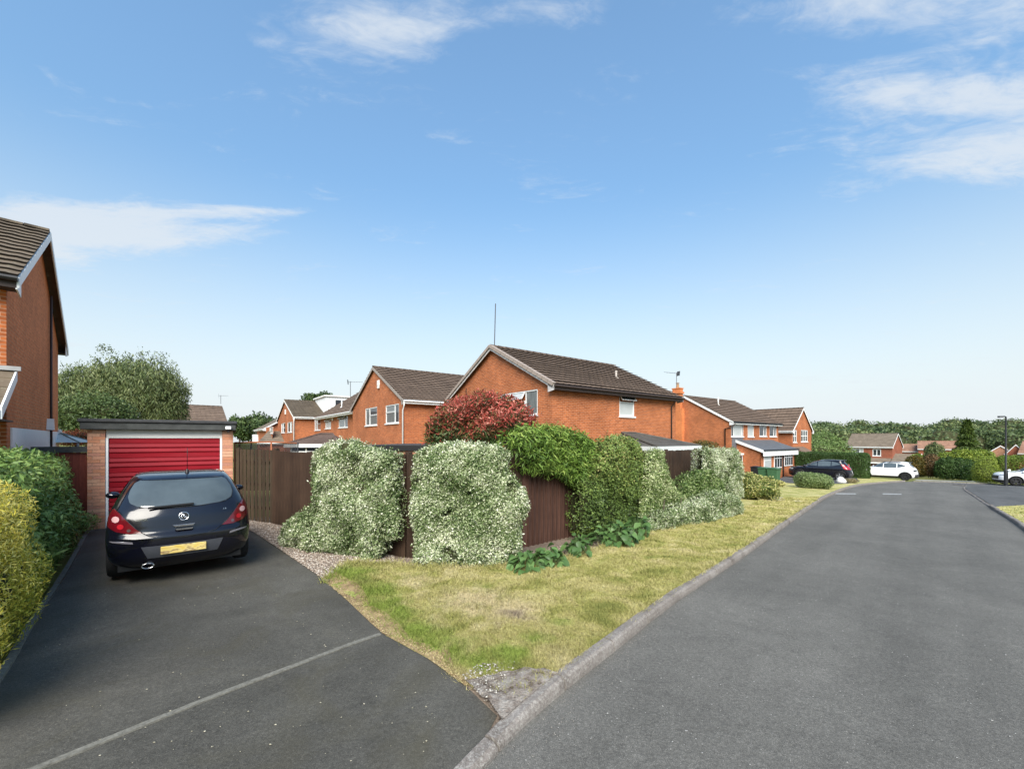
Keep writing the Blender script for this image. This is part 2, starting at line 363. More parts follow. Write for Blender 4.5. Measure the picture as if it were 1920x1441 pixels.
# terrain sheet under everything, out to the horizon
ts = [-900, -500, -250, -120, -70]+list(range(-40, 132, 4))+[160, 200, 260, 400, 700, 1000]
TV = []; TF = []
for i, b in enumerate(ts):
    for a in ts:
        x = a*RD[0]-b*RD[1]; y = a*RD[1]+b*RD[0]; TV.append((x, y, slope(a)-.12))
n_ = len(ts)
for i in range(n_-1):
    for j in range(n_-1): TF.append((i*n_+j, i*n_+j+1, (i+1)*n_+j+1, (i+1)*n_+j))
k = NT('rough_grass'); p_ = k.pos(); f_ = k.noise(p_, .25, 6, .6); f2_ = k.noise(p_, 12, 4, .7)
c_ = k.ramp(f_, [(.3, (.10, .12, .03)), (.55, (.17, .165, .05)), (.75, (.24, .21, .08))]); c_ = k.mix(1, c_, k.ramp(f2_, [(.3, .7), (.7, 1.25)]), 'MULTIPLY')
k.col(c_); k.bump(f2_, .6, .03); ROUGH = k.set(.9, .1)
tag(mk('ground', TV, TF, ROUGH, smooth=True), kind='structure')
# road
roadpoly = [(p.x, p.y) for p in KLs]+[(p.x, p.y) for p in KFs[1:]]+[(p.x, p.y) for p in reversed(KRs)]
roadpoly += [(4.6, -4), (-3.6, -4)]
tag(sheet('road', roadpoly, 0, ROAD, 3.0), 'grey asphalt road running downhill to the right', kind='structure')
k = NT('worn_white_paint'); f_ = k.noise(k.pos(), 14, 5, .7); k.col(k.ramp(f_, [(.35, (.16, .16, .16)), (.6, (.42, .42, .41))])); PAINT = k.set(.8, .2)
def groundquad(name, pxs, dz, m, lab, cat=None, kind='structure', parent=None):
    return tag(sheet(name, [(p.x, p.y) for p in (G(*q) for q in pxs)], dz, m, 4.0, parent=parent), lab, cat, kind=kind)
for q, l in (([(1566, 924.2), (1604, 924.6), (1605, 926.2), (1566, 926)], 'left one of two worn white give way dashes'), ([(1655, 924.6), (1690, 925.4), (1691, 927), (1655, 926.4)], 'right one of two worn white give way dashes')):
    groundquad('road_marking', q, .004, PAINT, l)
# kerbs: single stones
k = NT('kerb_stone_concrete'); p_ = k.pos(); f_ = k.noise(p_, 3, 6, .65); f2_ = k.noise(p_, 45, 5, .75); f3_ = k.noise(p_, 160, 3, .7)
c_ = k.ramp(f_, [(.3, (.14, .12, .105)), (.55, (.21, .185, .165)), (.75, (.29, .265, .24))]); c_ = k.mix(1, c_, k.ramp(f2_, [(.3, .62), (.5, 1.), (.7, 1.3)]), 'MULTIPLY')
c_ = k.mix(1, c_, k.ramp(f3_, [(.3, .75), (.7, 1.2)]), 'MULTIPLY'); sy_ = k.n('ShaderNodeSeparateXYZ'); k.l(p_, sy_.inputs[0]); my_ = k.n('ShaderNodeMapRange'); k.l(sy_.outputs[1], my_.inputs[0]); my_.inputs[1].default_value = 2.2; my_.inputs[2].default_value = 5.5; my_.inputs[3].default_value = .55; my_.inputs[4].default_value = .18
lich_ = k.ramp(k.noise(p_, 38, 6, .8, None, .6), [(.5, 0.), (.58, 1.)]); c_ = k.mix(k.math('MULTIPLY', lich_, my_.outputs[0]), c_, (.42, .40, .36))
k.col(c_); k.bump(k.math('ADD', f2_, f3_), .5, .006); KERB = k.set(.9, .15)
def kerb(name, path, sgn, hfun, label, seg=.915):
    root = tag(empty(name, (path[0].x, path[0].y, g(path[0].x, path[0].y))), label, kind='structure'); o0 = Vector(root.location)
    L = 0; cum = [0]
    for a, b in zip(path, path[1:]): L += (b-a).length; cum.append(L)
    def pt(s):
        s = max(0, min(L-1e-4, s)); i = int(np.searchsorted(cum, s, side='right'))-1; i = min(i, len(path)-2)
        t = (s-cum[i])/max(1e-6, cum[i+1]-cum[i]); p = path[i].lerp(path[i+1], t); d = (path[i+1]-path[i]).normalized(); return p, Vector((-d.y, d.x, 0))*sgn
    n = int(L/seg)
    for j in range(n):
        s0 = j*seg+.011; s1 = (j+1)*seg-.011; V = []; dzj = rng.normal(0, .006); tw = rng.normal(0, .012); m = 4
        for q in range(m+1):
            s = s0+(s1-s0)*q/m; p, nn = pt(s); z = g(p.x, p.y); h = hfun(p)+dzj; off = tw*(q/m-.5)
            for (w, zz) in ((-.005, -.12), (.0, h*.35), (.012, h-.022), (.036, h), (KW-.01, h+.002), (KW, h-.008), (KW, -.12)):
                V.append(p+nn*(w+off)+Vector((0, 0, z+zz))-o0)
        F = [(q*7+e, q*7+(e+1) % 7, (q+1)*7+(e+1) % 7, (q+1)*7+e) for q in range(m) for e in range(7)]+[tuple(range(7)), tuple(m*7+e for e in range(7))[::-1]]
        o = mk('kerb_stone', V, F, KERB, root)
    return root
def kh_left(p):                                   # dropped in front of the drive
    s = (p.y-2.0)/1.6; return .035+.075*max(0, min(1, s))**1.3
kerb('kerb', KLs, 1, kh_left, 'weathered kerb between the dry grass verge and the road')
kerb('kerb', KRs, -1, lambda p: .10 if p.y < 18 else .05, 'kerb along the right side of the road')
kerb('kerb', KFs[2:], 1, lambda p: .07, 'far kerb of the crossing street below the hedges')
# driveway: edge strips and surfaces
strip = [G(-60, 1500), G(95, 1438), G(300, 1353), G(420, 1304), G(560, 1250), G(650, 1215), G(722, 1190)]
dr_right = [G(932, 1348), G(872, 1290), G(800, 1232), G(722, 1190), G(668, 1140), G(612, 1092), G(540, 1042), G(476, 998), G(446, 984)]
dr_left = [G(166, 998), G(128, 1070), G(70, 1160), G(20, 1250), G(-40, 1340)]
gar_c = Vector((-9.56, 9.37)); 
drivepoly = [(p.x, p.y) for p in dr_right]+[(-7.2, 11.3), (-9.5, 9.75)]+[(p.x, p.y) for p in dr_left]+[(-5.6, 1.0), (-4.5, -2.0)]
kb = [p for p in side(KLs, KW-.02) if p.y < 3.0]
drivepoly += [(p.x, p.y) for p in kb]
def drive_h(x, y): return g(x, y)+.028
tag(sheet('driveway', drivepoly, .028, DRIVE, 2.0), 'dark asphalt driveway in front of the red garage', kind='structure')
k = NT('pale_concrete_edging'); f_ = k.noise(k.pos(), 30, 5, .7); k.col(k.ramp(f_, [(.3, (.10, .095, .08)), (.7, (.22, .21, .18))])); k.bump(f_, .5, .006); EDGE = k.set(.9, .1)
def edging(name, pts, w, h0, h1, label, seg=.9):
    path = smoothpath(pts, .15); root = tag(empty(name, (path[0].x, path[0].y, g(path[0].x, path[0].y))), label, kind='structure'); o0 = Vector(root.location)
    n = int(len(path)*.15/seg)
    for j in range(n):
        i0 = int(j*seg/.15); i1 = min(len(path)-1, int((j+1)*seg/.15)); sub = path[i0:i1+1]; sl_, sr_ = side(sub, w/2), side(sub, -w/2); V = []; dz = rng.normal(0, .003)
        for a, b in zip(sl_, sr_):
            z = g(a.x, a.y); V += [a+Vector((0, 0, z+h0))-o0, a+Vector((0, 0, z+h1+dz))-o0, b+Vector((0, 0, z+h1+dz))-o0, b+Vector((0, 0, z+h0))-o0]
        F = [(q*4+e, q*4+(e+1) % 4, (q+1)*4+(e+1) % 4, (q+1)*4+e) for q in range(len(sub)-1) for e in range(4)]+[(0, 1, 2, 3), tuple(4*(len(sub)-1)+e for e in (3, 2, 1, 0))]
        mk('edging_stone', V, F, EDGE, root)
edging('edging_strip', strip, .05, -.05, .036, 'pale concrete edging strip crossing the driveway diagonally')
edging('edging_strip', [p+Vector((-.02, 0, 0)) for p in dr_left][::-1], .06, -.05, .055, 'low edging along the left side of the driveway')
# fence line, from the garage to the house beyond the shrubs
FA = Vector((-7.22, 10.95)); FB = Vector((-5.96, 10.46)); FK = Vector((-1.9, 7.5)); FC = Vector((.19, 8.5)); FD = Vector((1.44, 9.8)); FE = Vector((7.0, 15.75))
# lawn verge
LAWN_in = [G(612, 1096), G(660, 1066), G(720, 1066), G(800, 1076), G(900, 1076), G(990, 1066), G(1060, 1056), G(1130, 1036), G(1210, 1006), G(1300, 990), G(1390, 962), G(1440, 938)]
kbs = [p for p in side(KLs, KW-.015)]
lawn_kerb = [p for p in kbs if 3.15 < p.y < 20.0]
ledge = [G(878, 1290), G(800, 1238), G(724, 1196), G(672, 1146), G(616, 1098)]
lawnpoly = [(p.x, p.y) for p in ledge+LAWN_in[1:]]+[(p.x, p.y) for p in reversed(lawn_kerb)]
ledge_xy = [(p.x, p.y) for p in ledge]
def lawn_hv(x, y):
    d = edgedist(np.stack([x, y], 1), ledge_xy, False)[0]; u = np.minimum(1, d/.45); u = u*u*(3-2*u)
    return gv(x, y)+.03+.062*u+u*(.012*np.sin(x*3.1+y*1.7)+.01*np.sin(x*7.3-y*5.1))
def lawn_h(x, y): return float(lawn_hv(np.array([x]), np.array([y]))[0])
def lawn_mat():
    k = NT('dry_lawn'); p = k.pos(); base = k.noise(p, 1.5, 6, .65, None, .8); fine = k.noise(p, 24, 5, .75); vf = k.noise(p, 120, 3, .7)
    col = k.ramp(base, [(.28, (.19, .215, .06)), (.42, (.33, .32, .10)), (.55, (.46, .41, .17)), (.72, (.60, .52, .29))])
    def spots(col, lst, c, thr=.55):
        tot = None
        for (q, r, a) in lst:
            w = G(*q); s = k.n('ShaderNodeVectorMath', operation='DISTANCE'); k.l(p, s.inputs[0]); s.inputs[1].default_value = (w.x, w.y, w.z)
            mr = k.n('ShaderNodeMapRange', interpolation_type='SMOOTHSTEP'); k.l(s.outputs['Value'], mr.inputs[0])
            mr.inputs[1].default_value = 0; mr.inputs[2].default_value = r; mr.inputs[3].default_value = a; mr.inputs[4].default_value = 0
            tot = mr.outputs[0] if tot is None else k.math('MAXIMUM', tot, mr.outputs[0])
        fac = k.math('ADD', tot, k.math('MULTIPLY', k.math('SUBTRACT', k.noise(p, 5, 6, .7), .5), 1.3))
        return k.mix(k.ramp(fac, [(.25, 0.), (thr+.15, 1.)]), col, c)
    col = spots(col, [((890, 1140), 1.0, .75), ((960, 1160), .75, .85), ((780, 1100), .7, .55), ((820, 1180), .5, .5), ((760, 1090), .5, .5)], (.56, .47, .27))
    col = spots(col, [((965, 1170), .42, .7), ((930, 1185), .3, .55)], (.27, .215, .16))
    col = spots(col, [((655, 1085), .75, .85), ((700, 1120), .7, .8), ((735, 1165), .6, .85), ((770, 1195), .55, .8), ((810, 1215), .55, .75), ((850, 1235), .55, .7), ((720, 1145), .6, .8), ((900, 1250), .4, .7), ((955, 1246), .42, .95), ((1010, 1215), .4, .7), ((640, 1110), .3, .8), ((1050, 1180), .35, .6)], (.23, .29, .06))
    col = k.mix(1, col, k.ramp(fine, [(.3, .5), (.5, 1.), (.7, 1.35)]), 'MULTIPLY'); col = k.mix(1, col, k.ramp(vf, [(.3, .55), (.7, 1.4)]), 'MULTIPLY')
    k.col(col); k.bump(k.math('ADD', fine, vf), .8, .02); MATS['dry_lawn'] = k.set(.9, .1); return k.m
LAWN = lawn_mat()
tag(sheet('lawn_verge', lawnpoly, 0, LAWN, .3, lawn_h), 'dry patchy grass verge between the fence shrubs and the kerb', kind='structure')
def tri_stuff(name, V, nper, faces1, m, tint=None, label=None, cat=None, parent=None):
    V = np.asarray(V, np.float32); n = len(V)//nper; me = bpy.data.meshes.new(name)
    f1 = np.array([i for f in faces1 for i in f], np.int32); L1 = len(f1); nf = len(faces1)
    me.vertices.add(len(V)); me.vertices.foreach_set('co', V.ravel())
    me.loops.add(L1*n); me.loops.foreach_set('vertex_index', (np.tile(f1, n)+np.repeat(np.arange(n, dtype=np.int32)*nper, L1)).astype(np.int32))
    st = np.cumsum([0]+[len(f) for f in faces1])[:-1]
    me.polygons.add(nf*n); me.polygons.foreach_set('loop_start', (np.tile(st, n)+np.repeat(np.arange(n)*L1, nf)).astype(np.int32))
    me.update(calc_edges=True)
    if tint is not None:
        a = me.attributes.new('tint', 'FLOAT', 'POINT'); a.data.foreach_set('value', np.repeat(np.asarray(tint, np.float32), nper))
    me.materials.append(m); o = link(name, me, parent)
    if parent: o['kind'] = 'stuff'
    return o
def scatter(poly, n, near=True):
    poly = np.array(poly); lo, hi = poly.min(0), poly.max(0); out = []
    while sum(map(len, out)) < n:
        P = rng.uniform(lo, hi, (n*4, 2)); P = P[inpoly(P, poly)]
        if near: P = P[rng.random(len(P)) < np.minimum(1, (3.2/np.maximum(.1, np.hypot(P[:, 0], P[:, 1])))**1.7)]
        out.append(P)
    return np.concatenate(out)[:n]
def blades(name, poly, n, h, w, m, hf, label, avoid=()):
    P = scatter(poly, n)
    for av in avoid: P = P[~(inpoly(P, av) & (rng.random(len(P)) < .86))]
    n = len(P); lump = np.sin(P[:, 0]*6+np.sin(P[:, 1]*5)*2)*np.sin(P[:, 1]*7.3+P[:, 0])
    H = h*(.6+.8*rng.random(n))*(1+.35*lump); dist = np.hypot(P[:, 0], P[:, 1]); Wd = w*(.7+.6*rng.random(n))*np.maximum(1, dist/4)
    z = hf(P[:, 0], P[:, 1]); a = rng.random(n)*6.283; b = rng.random(n)*6.283; ln = H*(.3+.9*rng.random(n))
    c = np.stack([P[:, 0], P[:, 1], z-.004], 1); s = np.stack([np.cos(a)*Wd/2, np.sin(a)*Wd/2, 0*a], 1); t = np.stack([np.cos(b)*ln, np.sin(b)*ln, H], 1)
    V = np.stack([c-s, c+s, c+t], 1).reshape(-1, 3)
    return tag(tri_stuff(name, V, 3, [(0, 1, 2)], m), label, 'grass', kind='stuff')
ka, kz = G(955, 1345).y, G(1040, 1268).y
hp = [G(872, 1290), G(888, 1302), G(900, 1318), G(918, 1336)]+[p+Vector((.012, -.012, 0)) for p in kbs if ka-.3 < p.y < kz]+[G(1020, 1276), G(1003, 1279), G(985, 1272), G(960, 1279), G(940, 1274), G(915, 1280), G(893, 1285)]
jag = lambda i: 9*math.sin(i*2.3)+6*math.sin(i*5.1)
edge_px = [(606, 1090), (636, 1116), (664, 1142), (690, 1168), (716, 1192), (756, 1214), (796, 1236), (834, 1264), (872, 1292)]
in_px = [(x+26+jag(i)+(16 if i in (1, 2, 6) else 0), y-8-jag(i)*.5) for i, (x, y) in enumerate(edge_px)]
edgepoly = [(p.x, p.y) for p in [G(*q) for q in edge_px]+[G(*q) for q in reversed(in_px)]]
k = NT('straw_soil_edge'); p_ = k.pos(); f_ = k.noise(p_, 45, 5, .75); f2_ = k.noise(p_, 6, 4, .6); c_ = k.ramp(f2_, [(.35, (.22, .15, .085)), (.65, (.42, .31, .16))]); c_ = k.mix(1, c_, k.ramp(f_, [(.3, .5), (.7, 1.35)]), 'MULTIPLY'); k.col(c_); k.bump(f_, .9, .02); SOILE = k.set(.95, .1)
tag(sheet('verge_edge', edgepoly, 0, SOILE, .15, lambda x, y: lawn_h(x, y)+.006+.006*math.sin(x*40)*math.sin(y*37)), 'straw coloured worn soil edge between driveway and verge', kind='structure')
blades('grass', lawnpoly, 150000, .034, .007, LAWN, lawn_hv, 'short dry grass blades of the verge', [edgepoly, [(p.x, p.y) for p in hp]])
def tufts(name, line_, n, h, w, m, label, jit=.05):
    L_ = [Vector((p.x, p.y, 0)) for p in line_]; i = rng.integers(0, len(L_)-1, n); t = rng.random(n); A = np.array([(L_[a].x, L_[a].y) for a in i]); Bq = np.array([(L_[a+1].x, L_[a+1].y) for a in i]); P = A+(Bq-A)*t[:, None]+rng.normal(0, jit, (n, 2))
    H = h*(.4+1.0*rng.random(n)**2); z = lawn_hv(P[:, 0], P[:, 1]); a = rng.random(n)*6.283; b = rng.random(n)*6.283; ln = H*(.4+rng.random(n)); Wd = w*np.maximum(1, np.hypot(P[:, 0], P[:, 1])/4)
    c = np.stack([P[:, 0], P[:, 1], z-.01], 1); s_ = np.stack([np.cos(a)*Wd/2, np.sin(a)*Wd/2, 0*a], 1); t_ = np.stack([np.cos(b)*ln, np.sin(b)*ln, H], 1)
    return tag(tri_stuff(name, np.stack([c-s_, c+s_, c+t_], 1).reshape(-1, 3), 3, [(0, 1, 2)], m), label, 'grass', kind='stuff')
tufts('grass_tufts', [p for p in side(KLs, KW+.02) if 3.3 < p.y < 19], 9000, .07, .006, LAWN, 'longer grass tufts growing against the kerb', .035)
tufts('grass_tufts', [G(*q) for q in in_px], 5000, .055, .006, LAWN, 'ragged grass tufts along the driveway side of the verge', .05)
tufts('grass_tufts', LAWN_in, 7000, .09, .007, LAWN, 'longer grass along the foot of the shrubs', .06)
# gravel and bark bed in front of the fence
bedpoly = [(p.x, p.y) for p in [G(446, 988), G(476, 1001), G(540, 1044), G(614, 1096)]+LAWN_in[1:]]+[(FE.x+.5, FE.y), (FD.x, FD.y+.3), (FC.x, FC.y+.3), (FK.x, FK.y+.3), (FB.x, FB.y+.3), (FA.x, FA.y+.2)]
k = NT('gravel_bed'); p_ = k.pos(); f_ = k.noise(p_, 40, 4, .7); f2_ = k.noise(p_, 2, 4, .6)
c_ = k.mix(k.ramp(f2_, [(.35, 0.), (.65, 1.)]), (.17, .13, .10), (.28, .22, .17)); c_ = k.mix(1, c_, k.ramp(f_, [(.3, .5), (.7, 1.4)]), 'MULTIPLY'); k.col(c_); k.bump(f_, 1, .02); BED = k.set(.95, .1)
tag(sheet('gravel_bed', bedpoly, .045, BED, .6), 'pinkish gravel and bark bed along the fence', kind='structure')
GRAV = leaf_mat('gravel_stone', [(0, (.10, .075, .06)), (.4, (.30, .23, .18)), (.8, (.46, .39, .32)), (1, (.6, .56, .5))], trans=0)
def stones(name, poly, n, r0, r1, m, dz, label, cat, flat=.55):
    P = scatter(poly, n); r = r0+(r1-r0)*rng.random(n)**2; z = gv(P[:, 0], P[:, 1])+dz+r*.2
    base = np.array([(1, 0, 0), (0, 1, 0), (-1, 0, 0), (0, -1, 0), (0, 0, 1), (0, 0, -1)], float); Q = base[None]*(.7+.6*rng.random((n, 6, 1)))
    a = rng.random(n)*6.283; ca, sa = np.cos(a), np.sin(a); X = Q[:, :, 0]*ca[:, None]-Q[:, :, 1]*sa[:, None]; Y = Q[:, :, 0]*sa[:, None]+Q[:, :, 1]*ca[:, None]
    V = np.stack([X*r[:, None]+P[:, :1], Y*r[:, None]*.75+P[:, 1:], Q[:, :, 2]*r[:, None]*flat+z[:, None]], 2).reshape(-1, 3)
    return tag(tri_stuff(name, V, 6, [(0, 1, 4), (1, 2, 4), (2, 3, 4), (3, 0, 4), (1, 0, 5), (2, 1, 5), (3, 2, 5), (0, 3, 5)], m, rng.random(n)), label, cat, kind='stuff')
gravpoly = [(p.x, p.y) for p in [G(446, 986), G(476, 1000), G(540, 1044), G(614, 1096), G(662, 1068), G(740, 1064), G(740, 1046), G(640, 1032), G(540, 1020), G(528, 985), G(515, 975), G(440, 976)]]
stones('gravel', gravpoly, 9000, .008, .022, GRAV, .045, 'pinkish grey gravel beside the black hatchback', 'gravel')
barkpoly = [(p.x, p.y) for p in [G(690, 1066), G(800, 1078), G(900, 1078), G(990, 1068), G(1060, 1058), G(1130, 1038), G(1200, 1010), G(1120, 1005), G(1060, 1025), G(960, 1050), G(760, 1046)]]
stones('bark_chips', barkpoly, 5000, .01, .028, GRAV, .045, 'bark chips and pebbles under the pale shrubs', 'bark chips', .3)
soiledge = [(p.x, p.y) for p in [G(606, 1092), G(664, 1142), G(716, 1192), G(796, 1236), G(872, 1292), G(892, 1282), G(815, 1222), G(745, 1180), G(690, 1130), G(640, 1085)]]
STRAW = leaf_mat('straw_bits', [(0, (.16, .12, .07)), (.5, (.40, .30, .15)), (1, (.55, .44, .25))], trans=0)
stones('dry_debris', soiledge, 2600, .004, .013, STRAW, .04, 'dry straw and crumbs along the driveway edge', 'debris', .4)
drv = [(p.x, p.y) for p in [G(140, 1110), G(560, 1070), G(700, 1180), G(900, 1330), G(830, 1441), G(120, 1441), G(20, 1300)]]
stones('fallen_petals', drv, 150, .004, .012, leaf_mat('pale_crumb', [(0, (.18, .16, .11)), (1, (.55, .5, .38))], trans=0), .028, 'pale crumbs and petals scattered on the dark driveway', 'litter', .25)
soilp = [(p.x, p.y) for p in [G(880, 1420), G(860, 1330), G(800, 1240)]]+[(p.x, p.y) for p in kbs if 2.2 < p.y < 4.6][::-1]
tag(sheet('verge_soil', soilp, .022, BED, .5), 'bare soil under the tip of the verge', kind='structure')
grit = [(p.x, p.y) for p in side([q for q in KLs if 2.0 < q.y < 16], -.02)]+[(p.x, p.y) for p in side([q for q in KLs if 2.0 < q.y < 16], -.26)][::-1]
stones('gutter_grit', grit, 1300, .002, .006, leaf_mat('grey_grit', [(0, (.10, .09, .08)), (.6, (.22, .2, .17)), (1, (.4, .36, .3))], trans=0), .0, 'fine pale grit collected in the gutter below the kerb', 'grit', .5)
roadp = [(p.x, p.y) for p in [G(960, 1441), G(1150, 1250), G(1500, 985), G(1800, 985), G(1920, 1050), G(1920, 1441)]]
stones('road_chippings', roadp, 900, .003, .008, leaf_mat('chipping', [(0, (.12, .12, .11)), (1, (.42, .41, .39))], trans=0), .0, 'loose stone chippings scattered on the road', 'grit', .5)
# cracked concrete haunch at the verge tip
k = NT('cracked_concrete'); p_ = k.pos(); f_ = k.noise(p_, 9, 6, .75); f2_ = k.noise(p_, 60, 4, .7); c_ = k.ramp(f_, [(.36, (.12, .09, .07)), (.46, (.25, .205, .17)), (.58, (.38, .335, .29)), (.75, (.50, .46, .41))])
c_ = k.mix(1, c_, k.ramp(f2_, [(.3, .6), (.7, 1.25)]), 'MULTIPLY'); k.col(c_); k.bump(k.math('ADD', f_, f2_), .9, .025); CRACK = k.set(.95, .1)
tag(sheet('concrete_haunch', [(p.x, p.y) for p in hp], 0, CRACK, .08, lambda x, y: max(g(x, y)+.07, lawn_h(x, y)+.012)+.004*math.sin(x*31)*math.sin(y*27)+.003*math.sin(x*83+y*61)), 'cracked pale concrete patch at the tip of the verge', kind='structure')
pr = empty('concrete_rubble', tuple(G(930, 1332)))
stones('concrete_crumbs', [(p.x, p.y) for p in [G(862, 1284), G(935, 1362), G(965, 1345), G(1045, 1266), G(1010, 1250), G(900, 1262)]], 700, .004, .014, leaf_mat('concrete_crumb', [(0, (.16, .13, .1)), (.5, (.36, .32, .27)), (1, (.55, .52, .46))], trans=0), .09, 'fine concrete crumbs on and around the cracked patch', 'rubble', .6)
tag(pr, 'broken concrete crumbs lying beside the driveway corner', 'rubble')
for q, r_ in (((919, 1326), .022), ((935, 1333), .017), ((905, 1318), .014), ((948, 1322), .013)):
    c = G(*q)-Vector(pr.location); b = MB(); b.lathe([(.001, r_*.9), (r_*.7, r_*.75), (r_, r_*.2), (r_*.8, -r_*.6), (.001, -r_*.9)], 'z', (c.x, c.y, c.z+.085), 6); b.build('crumb', CRACK, pr)
# right hand footway and verge
fw = [(p.x, p.y) for p in side(KRs, -(KW-.015)) if True]
fp = [q for q in fw if q[1] > 16.5]
footpoly = fp+[(fp[-1][0]+2, fp[-1][1]-6), (34, 16)]
tag(sheet('footway', footpoly, .07, FOOT, 2.0), 'dark footway at the right hand corner', kind='structure')
vp = [G(1862, 945), G(1905, 944), G(1990, 960), G(2060, 1010)]
verge2 = [(p.x, p.y) for p in [G(1866, 947)]+[Vector((q[0], q[1], 0)) for q in [] ]]
vr = [p for p in side(KRs, -(KW-.01)) if 3 < p.y < 17.6]
verge2 = [(p.x, p.y) for p in vr]+[(vr[-1].x+3.2, vr[-1].y+1.2), (28, 16), (12, 2.5)]
tag(sheet('grass_verge', verge2, .082, LAWN, 1.0), 'small green grass verge at the right edge', kind='structure')
blades('grass', verge2, 15000, .03, .008, LAWN, lambda x, y: gv(x, y)+.082, 'grass blades of the small verge at the right edge')
# garden ground left of the kerb further down
far_k = [p for p in kbs if 19.5 < p.y]
gp = [(p.x, p.y) for p in far_k]+[(34, 44), (20, 36), (9, 20), (9.2, 17.5)]
lk = [p for p in kbs if 12 < p.y < 19.9]
GARD = [(p.x, p.y) for p in lk+far_k]+[(KL[-1].x+.5, KL[-1].y+4), (24, 36), (12, 25), (9, 19), (6.5, 14.2)]
tag(sheet('front_garden', GARD, .075, LAWN, 1.5), 'yellowed front lawns further down the road', kind='structure')
groundquad('garden_path', [(1434, 938), (1452, 934), (1492, 937), (1506, 944), (1480, 945)], .088, M('pale_slabs', (.40, .35, .29), .9, .1, var=.25, vs=3), 'pale garden path across the yellow lawn')
groundquad('house_drive', [(1452, 903), (1475, 893), (1600, 893.5), (1612, 903.5), (1590, 908), (1555, 909), (1480, 907.5)], .09, FOOT, 'dark parking area under the black car')
groundquad('pavement', [(1718, 899.5), (1860, 904), (1862, 905.5), (1714, 900.8)], .05, M('pale_pavement', (.30, .29, .28), .9, .1, var=.2, vs=3), 'pale footpath on the far side of the crossing street')
# ------------------------------------------------------------------ houses
TH = math.atan2(.6, .8)
_course = {}
AERM = M('dull_aerial_metal', (.10, .10, .105), .5, .4, metal=.3)
TEDGE = M('shadow_line_tile_edge', (.032, .026, .022), .9, .1, var=.4, vs=5)  # shadow line under each tile course, painted as a dark lip colour
def course_mesh(L, gauge, tw, m, lip=.03, wave=.02):
    key = (round(L, 2), round(gauge, 3), tw, m.name, lip, wave)
    if key in _course: return _course[key]
    pat = [0, 0, .6, 1, .6, 0] if wave > 0 else [0]; nt_ = max(1, int(round(L/tw))); n = nt_*len(pat); V = []; ext = gauge+.05
    for i in range(n+1):
        x = L*i/n; w = wave*pat[i % len(pat)]
        V += [(x, 0, lip-.03), (x, -.004, lip+w), (x, ext, .004+w*.9)]
    F = [q for i in range(n) for q in ((i*3, i*3+3, i*3+4, i*3+1), (i*3+1, i*3+4, i*3+5, i*3+2))]
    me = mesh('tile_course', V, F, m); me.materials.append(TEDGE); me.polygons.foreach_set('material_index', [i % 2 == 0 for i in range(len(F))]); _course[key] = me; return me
def ridge_mesh(m, L=.44):
    key = ('ridge', m.name, L)
    if key in _course: return _course[key]
    V = []; n = 6
    for x, r in ((.0, .115), (L*.96, .105)):
        for k in range(n+1): a = math.pi*k/n; V.append((x, r*math.cos(a), r*.8*math.sin(a)))
    F = [(k, k+1, n+2+k, n+1+k) for k in range(n)]+[tuple(range(n+1))]
    me = mesh('ridge_tile', V, F, m, True); _course[key] = me; return me
